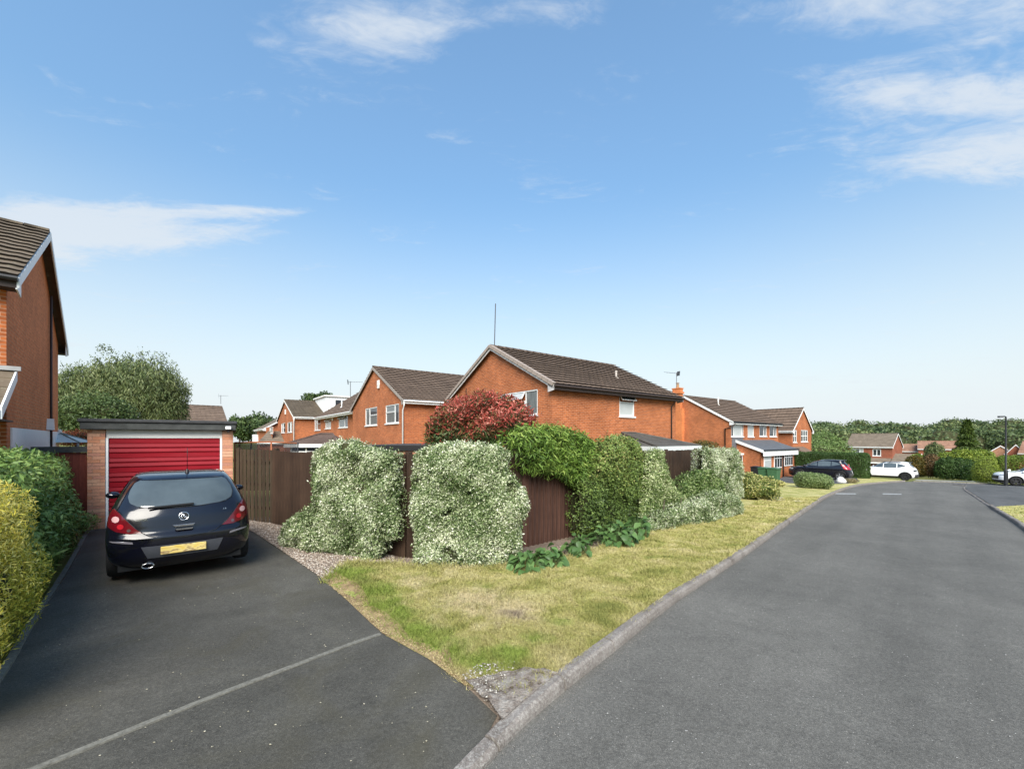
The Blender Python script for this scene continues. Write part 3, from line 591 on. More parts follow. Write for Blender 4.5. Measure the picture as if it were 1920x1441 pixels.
class House:
    def __init__(s, name, label, cat, corner, base, L, W, ze, zr, axis='x', rot=TH, brick=None, tile=None, group=None, ov=.28, vo=.16):
        s.root = tag(empty(name, (corner[0], corner[1], base), rot), label, cat, group)
        s.c = Vector((corner[0], corner[1], base)); s.rot = rot; s.L, s.W, s.ze, s.zr, s.axis = L, W, ze, zr, axis
        s.brick = brick or BRICK; s.tile = tile or TILE; s.ov = ov; s.vo = vo; s.holes = {'-x': [], '+x': [], '-y': [], '+y': []}
        s.inv = (Matrix.Translation(s.c) @ Matrix.Rotation(rot, 4, 'Z')).inverted()
    def hit(s, face, px, py, off=0):
        o = s.inv @ Vector((0, 0, EYE)); d = s.inv.to_3x3() @ ray(px, py)
        if face[1] == 'x': t = ((0-off if face[0] == '-' else s.L+off)-o.x)/d.x
        else: t = ((0-off if face[0] == '-' else s.W+off)-o.y)/d.y
        p = o+d*t; return (p.y if face[1] == 'x' else p.x, p.z)
    def P(s, face, a, z, out=0):                   # point on a wall, 'out' metres in front of it
        if face == '-y': return Vector((a, -out, z))
        if face == '+y': return Vector((a, s.W+out, z))
        if face == '-x': return Vector((-out, a, z))
        return Vector((s.L+out, a, z))
    def boxon(s, mb, face, a0, a1, z0, z1, o0, o1, mi=0):
        p = s.P(face, a0, z0, o0); q = s.P(face, a1, z1, o1)
        return mb.box(min(p.x, q.x), max(p.x, q.x), min(p.y, q.y), max(p.y, q.y), min(p.z, q.z), max(p.z, q.z), mi)
    def rect(s, face, x0, y0, x1, y1):
        ym, xm = (y0+y1)/2, (x0+x1)/2; a0 = s.hit(face, x0, ym)[0]; a1 = s.hit(face, x1, ym)[0]; z1 = s.hit(face, xm, y0)[1]; z0 = s.hit(face, xm, y1)[1]
        return min(a0, a1), max(a0, a1), z0, z1
    def window(s, face, x0, y0, x1, y1, panes=((0, 0, .5, 1), (.5, 0, 1, 1)), gl=None, sill=True, open_=None, fr=.05, metres=False, frame=None):
        a0, a1, z0, z1 = (x0, x1, y0, y1) if metres else s.rect(face, x0, y0, x1, y1)
        if a1-a0 < .2: a1 = a0+.2
        s.holes[face].append((a0, a1, z0, z1)); w, h = a1-a0, z1-z0; fm = frame or WHITE
        # left-to-right on screen equals increasing a for '-y', decreasing for '-x'
        flip = face in ('-x', '+y')
        b = MB()
        for (A0, A1, Z0, Z1) in ((a0, a0+fr, z0, z1), (a1-fr, a1, z0, z1), (a0+fr, a1-fr, z0, z0+fr), (a0+fr, a1-fr, z1-fr, z1)): s.boxon(b, face, A0, A1, Z0, Z1, -.075, -.02)
        fo = b.build('window', fm, s.root)
        for i, (u0, v0, u1, v1) in enumerate(panes):
            if flip: u0, u1 = 1-u1, 1-u0
            A0, A1, Z0, Z1 = a0+fr*.6+(w-fr*1.2)*u0, a0+fr*.6+(w-fr*1.2)*u1, z0+fr*.6+(h-fr*1.2)*v0, z0+fr*.6+(h-fr*1.2)*v1
            e = fr*.55; q = MB(); is_open = open_ is not None and i in open_
            for (B0, B1, C0, C1) in ((A0, A0+e, Z0, Z1), (A1-e, A1, Z0, Z1), (A0+e, A1-e, Z0, Z0+e), (A0+e, A1-e, Z1-e, Z1)): s.boxon(q, face, B0, B1, C0, C1, -.068, -.012)
            gq = MB(); s.boxon(gq, face, A0+e, A1-e, Z0+e, Z1-e, -.06, -.05)
            if is_open:                            # top hung vent, pushed out at the bottom
                hp = s.P(face, A0, Z1, 0); nrm = s.P(face, A0, Z1, 1)-hp; hh = Z1-Z0
                def tilt(p):
                    p = Vector(p); d = (hp.z-p.z); return p+nrm*(d*.55)+Vector((0, 0, d*.14))
                q.v = [tuple(tilt(p)) for p in q.v]; gq.v = [tuple(tilt(p)) for p in gq.v]
            sa = q.build('sash', fm, fo); mt = gl[i % len(gl)] if isinstance(gl, (list, tuple)) else (gl or GLASS); gq.build('pane', mt, fo)
        if sill:
            b = MB(); s.boxon(b, face, a0-.05, a1+.05, z0-.07, z0-.002, -.06, .06); b.build('sill', fm, fo)
        return fo
    def finish(s, faces=('-x', '-y', '+x', '+y'), tw=.33, gauge=.345, wave=.012, verge=None, barge=None, fascia=None, soffit=None, gutter=None, single_ridge=True, lip=.032, slopes=(0, 1)):
        wall = empty('walls'); wall.parent = s.root
        for face in faces:
            ext = s.W if face[1] == 'x' else s.L; hs = s.holes[face]; b = MB()
            As = sorted({0, ext, *[h[0] for h in hs], *[h[1] for h in hs]}); Zs = sorted({-1.2, s.ze, *[h[2] for h in hs], *[h[3] for h in hs]})
            for A0, A1 in zip(As, As[1:]):
                for Z0, Z1 in zip(Zs, Zs[1:]):
                    am, zm = (A0+A1)/2, (Z0+Z1)/2
                    if any(h[0] < am < h[1] and h[2] < zm < h[3] for h in hs): continue
                    b.add([s.P(face, A0, Z0), s.P(face, A1, Z0), s.P(face, A1, Z1), s.P(face, A0, Z1)], [(0, 1, 2, 3)])
            for (A0, A1, Z0, Z1) in hs:
                c = [(A0, Z0), (A1, Z0), (A1, Z1), (A0, Z1)]
                for i in range(4):
                    p, q = c[i], c[(i+1) % 4]; b.add([s.P(face, *p), s.P(face, *q), s.P(face, *q, -.12), s.P(face, *p, -.12)], [(0, 1, 2, 3)])
                b.add([s.P(face, A0, Z0, -.12), s.P(face, A1, Z0, -.12), s.P(face, A1, Z1, -.12), s.P(face, A0, Z1, -.12)], [(0, 1, 2, 3)])
            if face[1] == s.axis:
                b.add([s.P(face, 0, s.ze), s.P(face, ext, s.ze), s.P(face, ext/2, s.zr)], [(0, 1, 2)])
            o = b.build('wall', s.brick, wall)
            ctr = s.P(face, ext/2, s.ze/2); outw = s.P(face, ext/2, s.ze/2, 1)-ctr
            if sum(p.normal.dot(outw)*p.area for p in o.data.polygons) < 0: o.data.flip_normals()
        s.roof(tw, gauge, wave, verge, barge, fascia, soffit, gutter, single_ridge, lip, slopes)
    def fr(s, a, c, z): return Vector((a, c, z)) if s.axis == 'x' else Vector((c, a, z))
    def roof(s, tw, gauge, wave, verge, barge, fascia, soffit, gutter, single_ridge, lip, slopes):
        AL, CW = (s.L, s.W) if s.axis == 'x' else (s.W, s.L); vo, ov = s.vo, s.ov; sl = (s.zr-s.ze)/(CW/2); th = math.atan(sl)
        fascia = fascia or WHITE; barge = barge or WHITE; soffit = soffit or fascia; gutter = gutter or fascia
        rf = MB(); t = .07
        for sg in (0, 1):
            c0 = -ov if sg == 0 else CW+ov; z0 = s.ze-sl*ov+.05; zr = s.zr+.05
            pts = [s.fr(-vo, c0, z0), s.fr(AL+vo, c0, z0), s.fr(AL+vo, CW/2, zr), s.fr(-vo, CW/2, zr)]
            rf.add(pts+[p-Vector((0, 0, t)) for p in pts], [(0, 1, 2, 3), (7, 6, 5, 4), (0, 4, 5, 1), (1, 5, 6, 2), (3, 2, 6, 7), (0, 3, 7, 4)])
        ro = rf.build('roof', s.tile, s.root); s.ro = ro
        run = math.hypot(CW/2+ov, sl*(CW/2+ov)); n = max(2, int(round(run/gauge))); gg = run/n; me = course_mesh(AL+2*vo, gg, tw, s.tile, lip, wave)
        for sg in slopes:
            c0 = -ov if sg == 0 else CW+ov; s0 = s.fr(-vo, c0, s.ze-sl*ov+.05); up = (s.fr(-vo, CW/2, s.zr+.05)-s0).normalized()
            al = (s.fr(1, 0, 0)-s.fr(0, 0, 0)); nrm = al.cross(up)
            if nrm.z < 0: nrm = -nrm
            for k in range(n):
                p = s0+up*(gg*k-.03)+nrm*.012; jit = rng.normal(0, .003)
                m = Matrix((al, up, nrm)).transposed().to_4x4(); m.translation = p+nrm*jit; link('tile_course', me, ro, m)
        rl = AL+2*vo; nr = max(1, int(rl/.44)); al = s.fr(1, 0, 0); cr = Vector((0, 0, 1)).cross(al)
        rm = ridge_mesh(s.tile, rl/nr)
        for k in range(nr):
            m = Matrix((al, cr, Vector((0, 0, 1)))).transposed().to_4x4(); m.translation = s.fr(-vo+rl*k/nr, CW/2, s.zr+.065); link('ridge_tile', rm, ro, m)
        for e in (0, 1):                            # barge boards on both verges
            a0 = -vo-.012 if e == 0 else AL+vo-.012
            for sg in (0, 1):
                c0 = -ov-.02 if sg == 0 else CW+ov+.02; z0 = s.ze-sl*(ov+.02); b = MB()
                q = [s.fr(a0, c0, z0+.06), s.fr(a0, CW/2, s.zr+.06), s.fr(a0, CW/2, s.zr-.14), s.fr(a0, c0, z0-.14)]
                b.extrude(q, s.fr(.026, 0, 0)); b.build('barge_board', barge, ro)
                b = MB(); q = [s.fr(a0, c0, z0-.02), s.fr(a0, c0+(ov+.05 if sg == 0 else -ov-.05), s.ze-.02), s.fr(a0, c0+(ov+.05 if sg == 0 else -ov-.05), s.ze-sl*ov-.24), s.fr(a0, c0, z0-.17)]
                b.extrude(q, s.fr(.022 if e == 0 else -.022, 0, 0)); b.build('box_end', barge, ro)
        for sg in (0, 1):
            c0 = -ov if sg == 0 else CW+ov; d = -.02 if sg == 0 else .02; z0 = s.ze-sl*ov; b = MB()
            p = s.fr(-vo+.02, c0, z0-.16); q = s.fr(AL+vo-.02, c0+d, z0+.03); b.box(min(p.x, q.x), max(p.x, q.x), min(p.y, q.y), max(p.y, q.y), p.z, q.z); b.build('fascia', fascia, ro)
            b = MB(); p = s.fr(-vo+.03, c0-d, z0-.16); q = s.fr(AL+vo-.03, (-.004 if sg == 0 else CW+.004), z0-.14); b.box(min(p.x, q.x), max(p.x, q.x), min(p.y, q.y), max(p.y, q.y), p.z, q.z); b.build('soffit', soffit, ro)
            b = MB(); b.tube([s.fr(-vo, c0+d*3.5, z0+.0), s.fr(AL+vo, c0+d*3.5, z0+.0)], .055, 8); b.build('gutter', gutter, ro)
    def pipe(s, pts, m, r=.036, name='drainpipe'): return MB().tube(pts, r, 8).build(name, m, s.root, True)
    def vent(s, px, py, d_along=0, h=.45, m=None, sg=0, face=None):
        pass
def soilvent(h, a, c, hgt=.42, m=None):             # short vent pipe through the roof (along ridge, across)
    AL, CW = (h.L, h.W) if h.axis == 'x' else (h.W, h.L); sl = (h.zr-h.ze)/(CW/2); z = h.ze+sl*(c if c < CW/2 else CW-c)
    b = MB(); b.tube([h.fr(a, c, z-.05), h.fr(a, c, z+hgt)], .055, 10); b.lathe([(.07, z+hgt-.05), (.07, z+hgt+.02), (.04, z+hgt+.03)], 'z', h.fr(a, c, 0), 10)
    b.lathe([(.16, z+.03), (.07, z+.13)], 'z', h.fr(a, c, 0), 10); return b.build('vent_pipe', m or GREYP, h.ro, True)
def aerial(name, label, base, hgt, els=5, rz=0, boom=.9, m=AERM, lean=0.0):
    r = tag(empty(name, base, rz), label, 'tv aerial'); b = MB(); top = Vector((lean, 0, hgt)); b.tube([(0, 0, -.3), top], .027, 6); b.build('mast', m, r)
    if els:
        b = MB(); b.tube([top+Vector((-.2, 0, -.08)), top+Vector((boom, 0, -.02))], .014, 6); b.build('boom', m, r)
        for k in range(els):
            x = -.1+k*boom/els; b = MB(); b.tube([top+Vector((x, -.2, -.05)), top+Vector((x, .2, -.05))], .008, 5); b.build('element', m, r)
        b = MB(); b.add([top+Vector((-.2, -.2, -.3)), top+Vector((-.2, .2, -.3)), top+Vector((-.25, .2, .15)), top+Vector((-.25, -.2, .15))], [(0, 1, 2, 3)]); b.extrude([top+Vector((-.2, -.18, -.3)), top+Vector((-.2, .18, -.3)), top+Vector((-.22, .18, .12)), top+Vector((-.22, -.18, .12))], (.01, 0, 0)); b.build('reflector', m, r)
    return r
U1 = Vector((math.cos(TH), math.sin(TH), 0)); U2 = Vector((-math.sin(TH), math.cos(TH), 0))
# ---- the big brick house behind the corner
h1b = -.5
H1 = House('brick_house', 'orange brick house with large gable rising behind the red-leaved shrub', 'house', (1.68, 17.5), h1b, 9.2, 8.7, 4.9, 7.12, 'x', ov=.32, vo=.2)
T3 = ((0, .62, .42, 1), (.42, .62, .72, 1), (0, 0, .72, .6), (.72, 0, 1, 1))
H1.window('-x', 938, 734, 1008, 779, ((0, .62, .3, 1), (0, 0, .3, .6), (.3, .62, .68, 1), (.3, 0, .68, .6), (.7, 0, 1, 1)), gl=[GLASS, GLASS, FROST, GLASS, CURT], open_=(2,))
H1.window('-y', 1161.5, 738, 1189.5, 780, ((0, .66, 1, 1), (0, 0, 1, .64)), gl=[GLASS, FROST], open_=(0,))
H1.finish(barge=M('grey_barge', (.55, .53, .52), .5), fascia=DARKW, gutter=DARKW, soffit=DARKW, gauge=.37, lip=.07)
# dry verge caps up the near gable
sl1 = (H1.zr-H1.ze)/(H1.W/2); cap = MB(); cap.box(-.075, .10, -.19, .17, -.06, .055); cap.box(-.08, -.055, -.19, .17, -.11, .05); capo = cap.build('verge_cap', M('verge_cap_brown', (.30, .245, .21), .7, .25), H1.ro, bevel=.012)
capmesh = capo.data; bpy.data.objects.remove(capo)
for sg in (0, 1):
    for k in range(14):
        c = -.18+k*.335; c = c if sg == 0 else H1.W-c; z = H1.ze+sl1*(c if c < H1.W/2 else H1.W-c)+.09
        m = Matrix.Translation((-H1.vo, c, z)) @ Matrix.Rotation((1 if sg == 0 else -1)*math.atan(sl1), 4, 'X'); link('verge_cap', capmesh, H1.ro, m)
soilvent(H1, 6.3, 1.75, .42, M('pale_vent', (.42, .37, .33), .7))
H1.pipe([(8.72, -.33, 4.68), (8.72, -.3, 4.55), (8.72, -.06, 4.3), (8.72, -.06, -1)], DARKW)
b = MB(); b.box(-.02, .0, 7.0, 7.06, 5.05, 5.35); b.box(-.012, .01, 6.98, 7.08, 5.0, 5.05); b.build('wall_slot', BLACKP, H1.root)
aerial('tv_aerial', 'tall thin pole aerial on the ridge of the biggest brick gable', H1.c+U1*.05+U2*4.35+Vector((0, 0, 7.35)), 2.0, 0, 0, lean=.06)
# its conservatory
cz = H1.c.z
def cons(name, label, p0, L, W, zE, zR, rot, tile, inset=1.2, base=0, frame=WHITE, glass=GLASS, nwin=5, panel=GREYP):
    r = tag(empty(name, p0, rot), label, 'conservatory'); b = MB(); ov = .2
    E = [Vector((-ov, -ov, zE)), Vector((L+ov, -ov, zE)), Vector((L+ov, W, zE)), Vector((-ov, W, zE))]; T = [Vector((inset, W-.02, zR)), Vector((L-inset, W-.02, zR))]
    b.add(E+T, [(0, 1, 5, 4), (1, 2, 5), (3, 0, 4), (0, 3, 2, 1), (4, 5, 2, 3)]); ro = b.build('roof', tile, r)
    nc = 7
    for k in range(nc):
        u0, u1 = k/nc, (k+1)/nc+.02; p = MB(); a0 = E[0].lerp(T[0], u0); a1 = E[1].lerp(T[1], u0); c0 = E[0].lerp(T[0], min(1, u1)); c1 = E[1].lerp(T[1], min(1, u1)); up = Vector((0, 0, .035))
        p.add([a0, a1, a1+up, a0+up, c1+up*.2, c0+up*.2], [(0, 1, 2, 3), (3, 2, 4, 5)]); p.build('tile_course', tile, ro)
    for q in ((E[0], T[0]), (E[1], T[1]), (T[0], T[1])): MB().tube([q[0]+Vector((0, 0, .03)), q[1]+Vector((0, 0, .03))], .06, 6).build('ridge_cap', tile, ro)
    b = MB(); b.box(-ov-.02, L+ov+.02, -ov-.05, -ov, zE-.16, zE+.03); b.box(-ov-.05, -ov, -ov, W, zE-.16, zE+.03); b.box(L+ov, L+ov+.05, -ov, W, zE-.16, zE+.03); b.build('fascia', frame, r)
    b = MB(); b.box(0, L, 0, .12, -.6, .55); b.box(0, .12, .12, W, -.6, .55); b.box(L-.12, L, .12, W, -.6, .55); b.build('dwarf_wall', BRICK, r)
    for k in range(nwin+1):
        x = .04+k*(L-.16)/nwin; B('post', x, x+.08, .0, .1, .552, zE-.002, frame, r)
        if k < nwin:
            x1 = .04+(k+1)*(L-.16)/nwin; B('pane', x+.082, x1-.002, .045, .055, .56, zE-.45, glass, r); B('transom', x+.082, x1-.002, .01, .09, zE-.448, zE-.38, frame, r); B('pane', x+.082, x1-.002, .045, .055, zE-.378, zE-.01, glass, r)
    for k in range(3):
        y = .1+(W-.2)*k/3; B('pane', .045, .055, y+.09, y+(W-.2)/3, .56, zE-.02, glass, r); B('post', .0, .1, y+.002, y+.088, .552, zE-.002, frame, r)
    return r
a_, z_ = H1.hit('-y', 1160, 812, 0); a2_, _ = H1.hit('-y', 1243, 812, 0); aE, zE_ = H1.hit('-y', 1225, 838, 2.6)
cons('conservatory', 'dark tiled lean-to roof of the conservatory against the big brick wall', tuple(H1.c+U1*(a_-.75)+U2*(-2.6)), H1.hit('-y', 1306, 838, 2.6)[0]-a_+.55, 2.58, zE_, z_, TH, tile_mat('mossy_dark_tile', (.085, .08, .072), .6, (.16, .15, .08)), .95, frame=M('pale_grey_frame', (.55, .58, .57), .5))
# ---- white windowed gable house left of it
D = House('brick_house', 'orange brick gable house with two white windows and an alarm box', 'house', (-6.5, 25.0), -.45, 10.5, 10.4, 4.9, 7.45, 'x', ov=.3, vo=.14)
C2P = ((0, 0, .5, 1), (.5, .55, 1, 1), (.5, 0, 1, .55))
D.window('-x', 685, 764, 707, 797, ((0, 0, .36, 1), (.36, .58, 1, 1), (.36, 0, 1, .56)), gl=[CURT, GLASS, CURT]); D.window('-x', 723, 758, 748, 793, ((0, .62, .7, 1), (0, 0, .7, .6), (.7, 0, 1, 1)), gl=[CURT, CURT, GLASS])
D.finish(fascia=WHITE, gutter=WHITE, barge=M('brown_white_barge', (.30, .26, .23), .6), gauge=.38, lip=.065)
D.pipe([(-.1, -.35, 4.72), (-.1, -.3, 4.5), (-.07, -.04, 4.2), (-.07, -.04, -.8)], WHITE, .05); soilvent(D, 7.8, 3.4, .4, M('pale_vent', (.42, .37, .33)))
a_, z_ = D.hit('-x', 711, 720); b = MB(); b.extrude([(-.01, a_-.2, z_-.1), (-.01, a_+.2, z_-.1), (-.01, a_+.14, z_-.3), (-.01, a_-.14, z_-.3)][::-1], (-.09, 0, 0)); b.box(-.1, -.01, a_-.2, a_+.2, z_-.098, z_+.26); b.build('alarm_box', CREAM, D.root, bevel=.02)
# flat roofed garage between fence and gable house
fg = at(800, 838, 15.5)
q = tag(empty('flat_roof_garage', (fg.x-2.6, fg.y+1.2, g(fg.x, fg.y)), -.12), 'low flat-roofed brick garage with dark fascia behind the fence', 'garage')
B('wall', 0, 3.3, .1, 4, -.3, 1.86, BRICK_BUFF, q); B('fascia', -.1, 3.4, 0, 4.1, 1.862, 2.07, BLACKP, q); B('roof', -.08, 3.38, .02, 4.08, 2.072, 2.10, FELT, q)
# ---- long house with three small windows
E_ = House('brick_house', 'long brick house with three small white upper windows and hipped look', 'house', (-12.3, 33.6), -.4, 8, 14.3, 4.9, 7.5, 'y', ov=.4, vo=.05)
E_.window('-x', 590, 785, 601, 806, ((0, 0, .35, 1), (.35, .58, 1, 1), (.35, 0, 1, .56)), gl=[CURT, GLASS, CURT]); E_.window('-x', 610, 784, 620.5, 803, ((0, .7, 1, 1), (0, 0, 1, .68)), gl=[GLASS, FROST], open_=(0,)); E_.window('-x', 635, 778, 652, 801, ((0, .7, .66, 1), (0, 0, .66, .68), (.66, 0, 1, 1)), gl=[GLASS, CURT, GLASS], open_=(0,))
E_.finish(fascia=WHITE, gutter=WHITE, gauge=.4, lip=.045, slopes=(0,))
E_.pipe([(-.4, .25, 4.6), (-.06, .2, 4.3), (-.06, .2, -.8)], WHITE, .05); a_, z_ = E_.hit('-x', 625, 783); b = MB(); b.box(-.12, -.01, a_-.15, a_+.15, z_-.25, z_+.25); b.build('alarm_box', CREAM, E_.root, bevel=.03)
soilvent(E_, 8.7, .9, .7, WHITE)
aerial('tv_aerial', 'stubby aerial standing above the long brick roof', at(657, 738, 38.5)-Vector((0, 0, .1)), 1.25, 5, .2, 1.1)
cons('conservatory', 'brown hipped conservatory roof on white frames beyond the gate', tuple(at(543, 848, 24)-Vector((0, 0, 1.28))), 2.6, 2.6, 1.74, 2.38, R(8), tile_mat('flat_brown_tile', (.11, .075, .06), .1), .95, nwin=3)
# ---- house with the white dormer
F_ = House('brick_house', 'brick gable house with a white boxy roof dormer', 'house', (-24.5, 46.9), -.3, 12, 12.4, 4.85, 7.1, 'x', ov=.3, vo=.15, tile=TILE_OLD)
F_.window('-x', 527.5, 793, 534.5, 811, ((0, 0, .5, 1), (.5, 0, 1, 1)), gl=[FROST, GLASS]); F_.window('-x', 539, 791, 548, 810, ((0, 0, .6, 1), (.6, 0, 1, 1)), gl=[CURT, FROST])
F_.finish(gauge=.5, lip=.06, tw=.4, barge=CREAM); F_.pipe([(-.1, -.4, 4.7), (-.06, -.05, 4.2), (-.06, -.05, -.8)], WHITE, .06)
a_, z_ = F_.hit('-x', 536, 772); b = MB(); b.box(-.12, -.01, a_-.2, a_+.2, z_-.3, z_+.3); b.build('alarm_box', CREAM, F_.root)
dq = empty('dormer'); dq.parent = F_.root; dq['label'] = 'white flat-roofed box dormer'
B('box', 3.4, 11.5, .35, 6.2, 4.9, 7.35, WHITE, dq); B('flat_roof', 3.2, 11.7, .15, 6.3, 7.352, 7.5, CREAM, dq)
for (x0, x1, gm) in ((4.3, 6.0, GLASS), (6.2, 8.6, CURT), (8.8, 10.6, FROST)): B('window_frame', x0, x1, .30, .348, 5.7, 7.1, WHITE, dq); B('pane', x0+.16, x1-.12, .285, .298, 5.85, 6.98, gm, dq)
# ---- far left brick house with low roof, and a bare roof behind the garage
Gh = House('brick_house', 'small far brick house with one slim window at the left', 'house', (-34.6, 58.5), -.3, 9, 11, 3.9, 6.6, 'y', ov=.4, vo=.4, tile=TILE_FAR)
Gh.window('-x', 505.5, 800, 511, 812, ((0, 0, 1, 1),), gl=FROST); Gh.finish(gauge=.6, tw=.6, wave=0, slopes=(0,))
B('white_bay', -.7, -.02, 8.9, 10.6, 1.8, 3.0, WHITE, Gh.root)
Kh = House('brick_house', 'house showing only its plain brown roof behind the red garage', 'house', (-35.6, 41.0), -.2, 6.2, 6.6, 4.0, 5.85, 'x', rot=R(43), tile=TILE, ov=.3, vo=.15)
Kh.finish(gauge=.4, tw=.4, barge=DARKW, fascia=DARKW, slopes=(0,))
aerial('tv_aerial', 'tiny aerial on the roof behind the red garage', at(414, 752, 48), .7, 4, .6, .7)
Th = House('brick_house', 'low distant brick house just above the gate', 'house', (-31.5, 52), -.3, 7, 6, 1.9, 3.2, 'x', rot=R(10), tile=TILE_FAR); Th.finish(gauge=.6, tw=.6, wave=0, slopes=(0,))
# ---- left foreground house
LR = R(42.6)
LH = House('brick_house', 'tall brick house end at the left edge with white barge board', 'house', (-15.856, 2.145), 0, 8.5, 7.9, 5.2, 7.4, 'x', rot=LR, brick=BRICK_DK, tile=TILE_OLD, ov=.34, vo=.2)
LH.window('-y', 1.2, 3.55, 3.2, 4.75, metres=True); LH.window('-y', 5.0, 3.65, 6.4, 4.75, metres=True)
LH.finish(barge=WHITE, fascia=DARKW, gutter=BLACKP, soffit=DARKW, gauge=.34, lip=.05, wave=.01)
B('render_band', 8.502, 8.53, LH.hit('+x', 19, 815)[0], 7.92, -.5, LH.hit('+x', 70, 806)[1], WHITE, LH.root)
a_ = LH.hit('+x', 91, 700)[0]; LH.pipe([(8.55, a_, 6.2), (8.55, a_, -.3)], M('dark_brown_pipe', (.05, .03, .025)), .03)
b = MB(); a_, z_ = LH.hit('+x', 88, 799); b.extrude([(8.5, a_-.13, z_-.1), (8.5, a_+.13, z_-.1), (8.5, a_, z_+.22)], (.14, 0, 0)); b.build('vent_hood', CREAM, LH.root)
b = MB(); b.box(8.1, 8.515, -.05, .02, -.3, 5.0); b.build('corner_pier', BRICK, LH.root)
pq = empty('porch_roof'); pq.parent = LH.root
b = MB(); b.extrude([(5.0, -.02, 3.32), (5.0, -1.3, 2.55), (5.0, -1.3, 2.47), (5.0, -.02, 3.22)], (3.62, 0, 0)); b.build('roof_slab', TILE_OLD, pq)
for k in range(4):
    b = MB(); y0, z0 = -1.32+.33*k, 2.56+.198*k; b.extrude([(5.0, y0, z0), (5.0, y0, z0+.03), (5.0, y0+.36, z0+.225)], (3.62, 0, 0)); b.build('tile_course', TILE_OLD, pq)
b = MB(); b.extrude([(8.622, -.02, 3.36), (8.622, -1.34, 2.58), (8.622, -1.34, 2.38), (8.622, -.02, 3.16)], (.025, 0, 0)); b.build('barge_board', WHITE, pq)
b = MB(); b.box(7.9, 8.7, -.12, -.055, 3.34, 3.42); b.build('flashing', GREYP, pq)
B('dark_fascia', 5.0, 8.62, -1.36, -1.33, 2.36, 2.54, BLACKP, pq); B('soffit', 5.0, 8.6, -1.33, -.06, 2.36, 2.39, DARKW, pq)
# ---- house down the road with chimney, porch and bay
C = House('brick_house', 'brick house down the road with chimney stack and grey porch roof', 'house', (18.9, 36.0), -1.28, 9.9, 8.5, 4.9, 7.3, 'x', ov=.3, vo=.14)
SP = ((0, 0, .3, 1), (.3, .0, 1, 1))
C.window('-y', 1371, 791, 1394, 818, ((0, 0, .2, 1), (.2, 0, .9, 1), (.9, 0, 1, 1)), gl=[GLASS, FROST, GLASS]); C.window('-y', 1402, 792, 1413.5, 818.5, ((0, 0, 1, 1),), gl=FROST)
C.window('-y', 1424, 793, 1437.5, 817.5, ((0, 0, .62, 1), (.62, 0, 1, 1)), gl=[GLASS, CURT]); C.window('-y', 1443, 794, 1456, 818, ((0, 0, .62, 1), (.62, 0, 1, 1)), gl=[GLASS, CURT])
C.finish(fascia=WHITE, gutter=BLACKP, gauge=.4, lip=.07)
C.pipe([(.05, -.35, 4.6), (-.1, -.2, 4.35), (-.06, .45, 4.2), (-.06, .45, -.8)], DARKW, .05)
soilvent(C, 3.6, 2.9, .75, CREAM)
b = MB(); b.box(-.42, -.001, 4.3, 5.5, -.5, 6.2); b.box(-.42, .1, 4.5, 5.3, 6.2, 8.05); b.box(-.5, .18, 4.42, 5.38, 7.6, 7.78); b.box(-.46, .14, 4.46, 5.34, 8.05, 8.15)
ch = b.build('chimney', BRICK_DK, C.root)
b = MB(); b.lathe([(.15, 8.15), (.12, 8.5), (.14, 8.55)], 'z', (-.15, 4.9, 0), 12); b.lathe([(.2, 8.62), (.05, 8.68)], 'z', (-.15, 4.9, 0), 12); b.tube([(-.15, 4.9, 8.4), (-.15, 4.9, 8.66)], .02, 5); b.build('chimney_pot', M('clay_pot', (.35, .2, .1)), ch)
aerial('tv_aerial', 'thin aerial beside the chimney stack down the road', C.c+U1*.15+U2*5.2+Vector((0, 0, 8.1)), 1.6, 4, R(200), 1.5)
a_, z_ = C.hit('-y', 1382, 835); e0, e1 = C.hit('-y', 1372, 830)[0], C.hit('-y', 1393, 830)[0]
B('slate_panel', e0, e1, -.03, -.002, C.hit('-y', 1382, 850)[1], C.hit('-y', 1382, 820)[1], M('grey_cladding', (.12, .12, .13), .5), C.root)
by = empty('bay_window'); by.parent = C.root
zb0, zb1 = C.hit('-y', 1384, 885)[1], C.hit('-y', 1384, 853)[1]
B('bay_box', e0+.05, e1, -.55, -.031, -1, zb0-.05, BRICK, by); B('bay_roof', e0-.05, e1+.1, -.65, -.031, zb1+.05, zb1+.2, WHITE, by)
for k in range(3):
    x0 = e0+.05+(e1-e0-.05)*k/3; x1 = e0+.05+(e1-e0-.05)*(k+1)/3; B('bay_frame', x0, x1, -.55, -.5, zb0-.05, zb1+.05, WHITE, by); zm = (zb0+zb1)/2+.3
    B('pane', x0+.07, x1-.07, -.565, -.551, zb0+.05, zm-.04, GLASS, by); B('pane', x0+.07, x1-.07, -.565, -.551, zm+.04, zb1-.03, GLASS, by)
B('bay_frame', e0+.05, e0+.1, -.5, -.04, zb0-.05, zb1+.05, WHITE, by)
PD = 2.0
pa0 = C.hit('-y', 1404, 845, PD*.5)[0]-.25; pa1 = C.hit('-y', 1489, 842, PD)[0]+.2; zpe = C.hit('-y', 1455, 843, PD+.2)[1]; zpt = C.hit('-y', 1430, 824.5, 0)[1]
pc = empty('front_extension'); pc.parent = C.root; pc['label'] = 'single-storey front extension with smooth grey sloping roof'
SLATE = M('smooth_grey_roof', (.10, .105, .115), .6, .3, var=.15, vs=2)
b = MB(); b.extrude([(pa0, -.002, zpt), (pa0, -PD-.25, zpe), (pa0, -PD-.25, zpe-.09), (pa0, -.002, zpt-.1)], (pa1-pa0, 0, 0)); b.build('roof_slab', SLATE, pc)
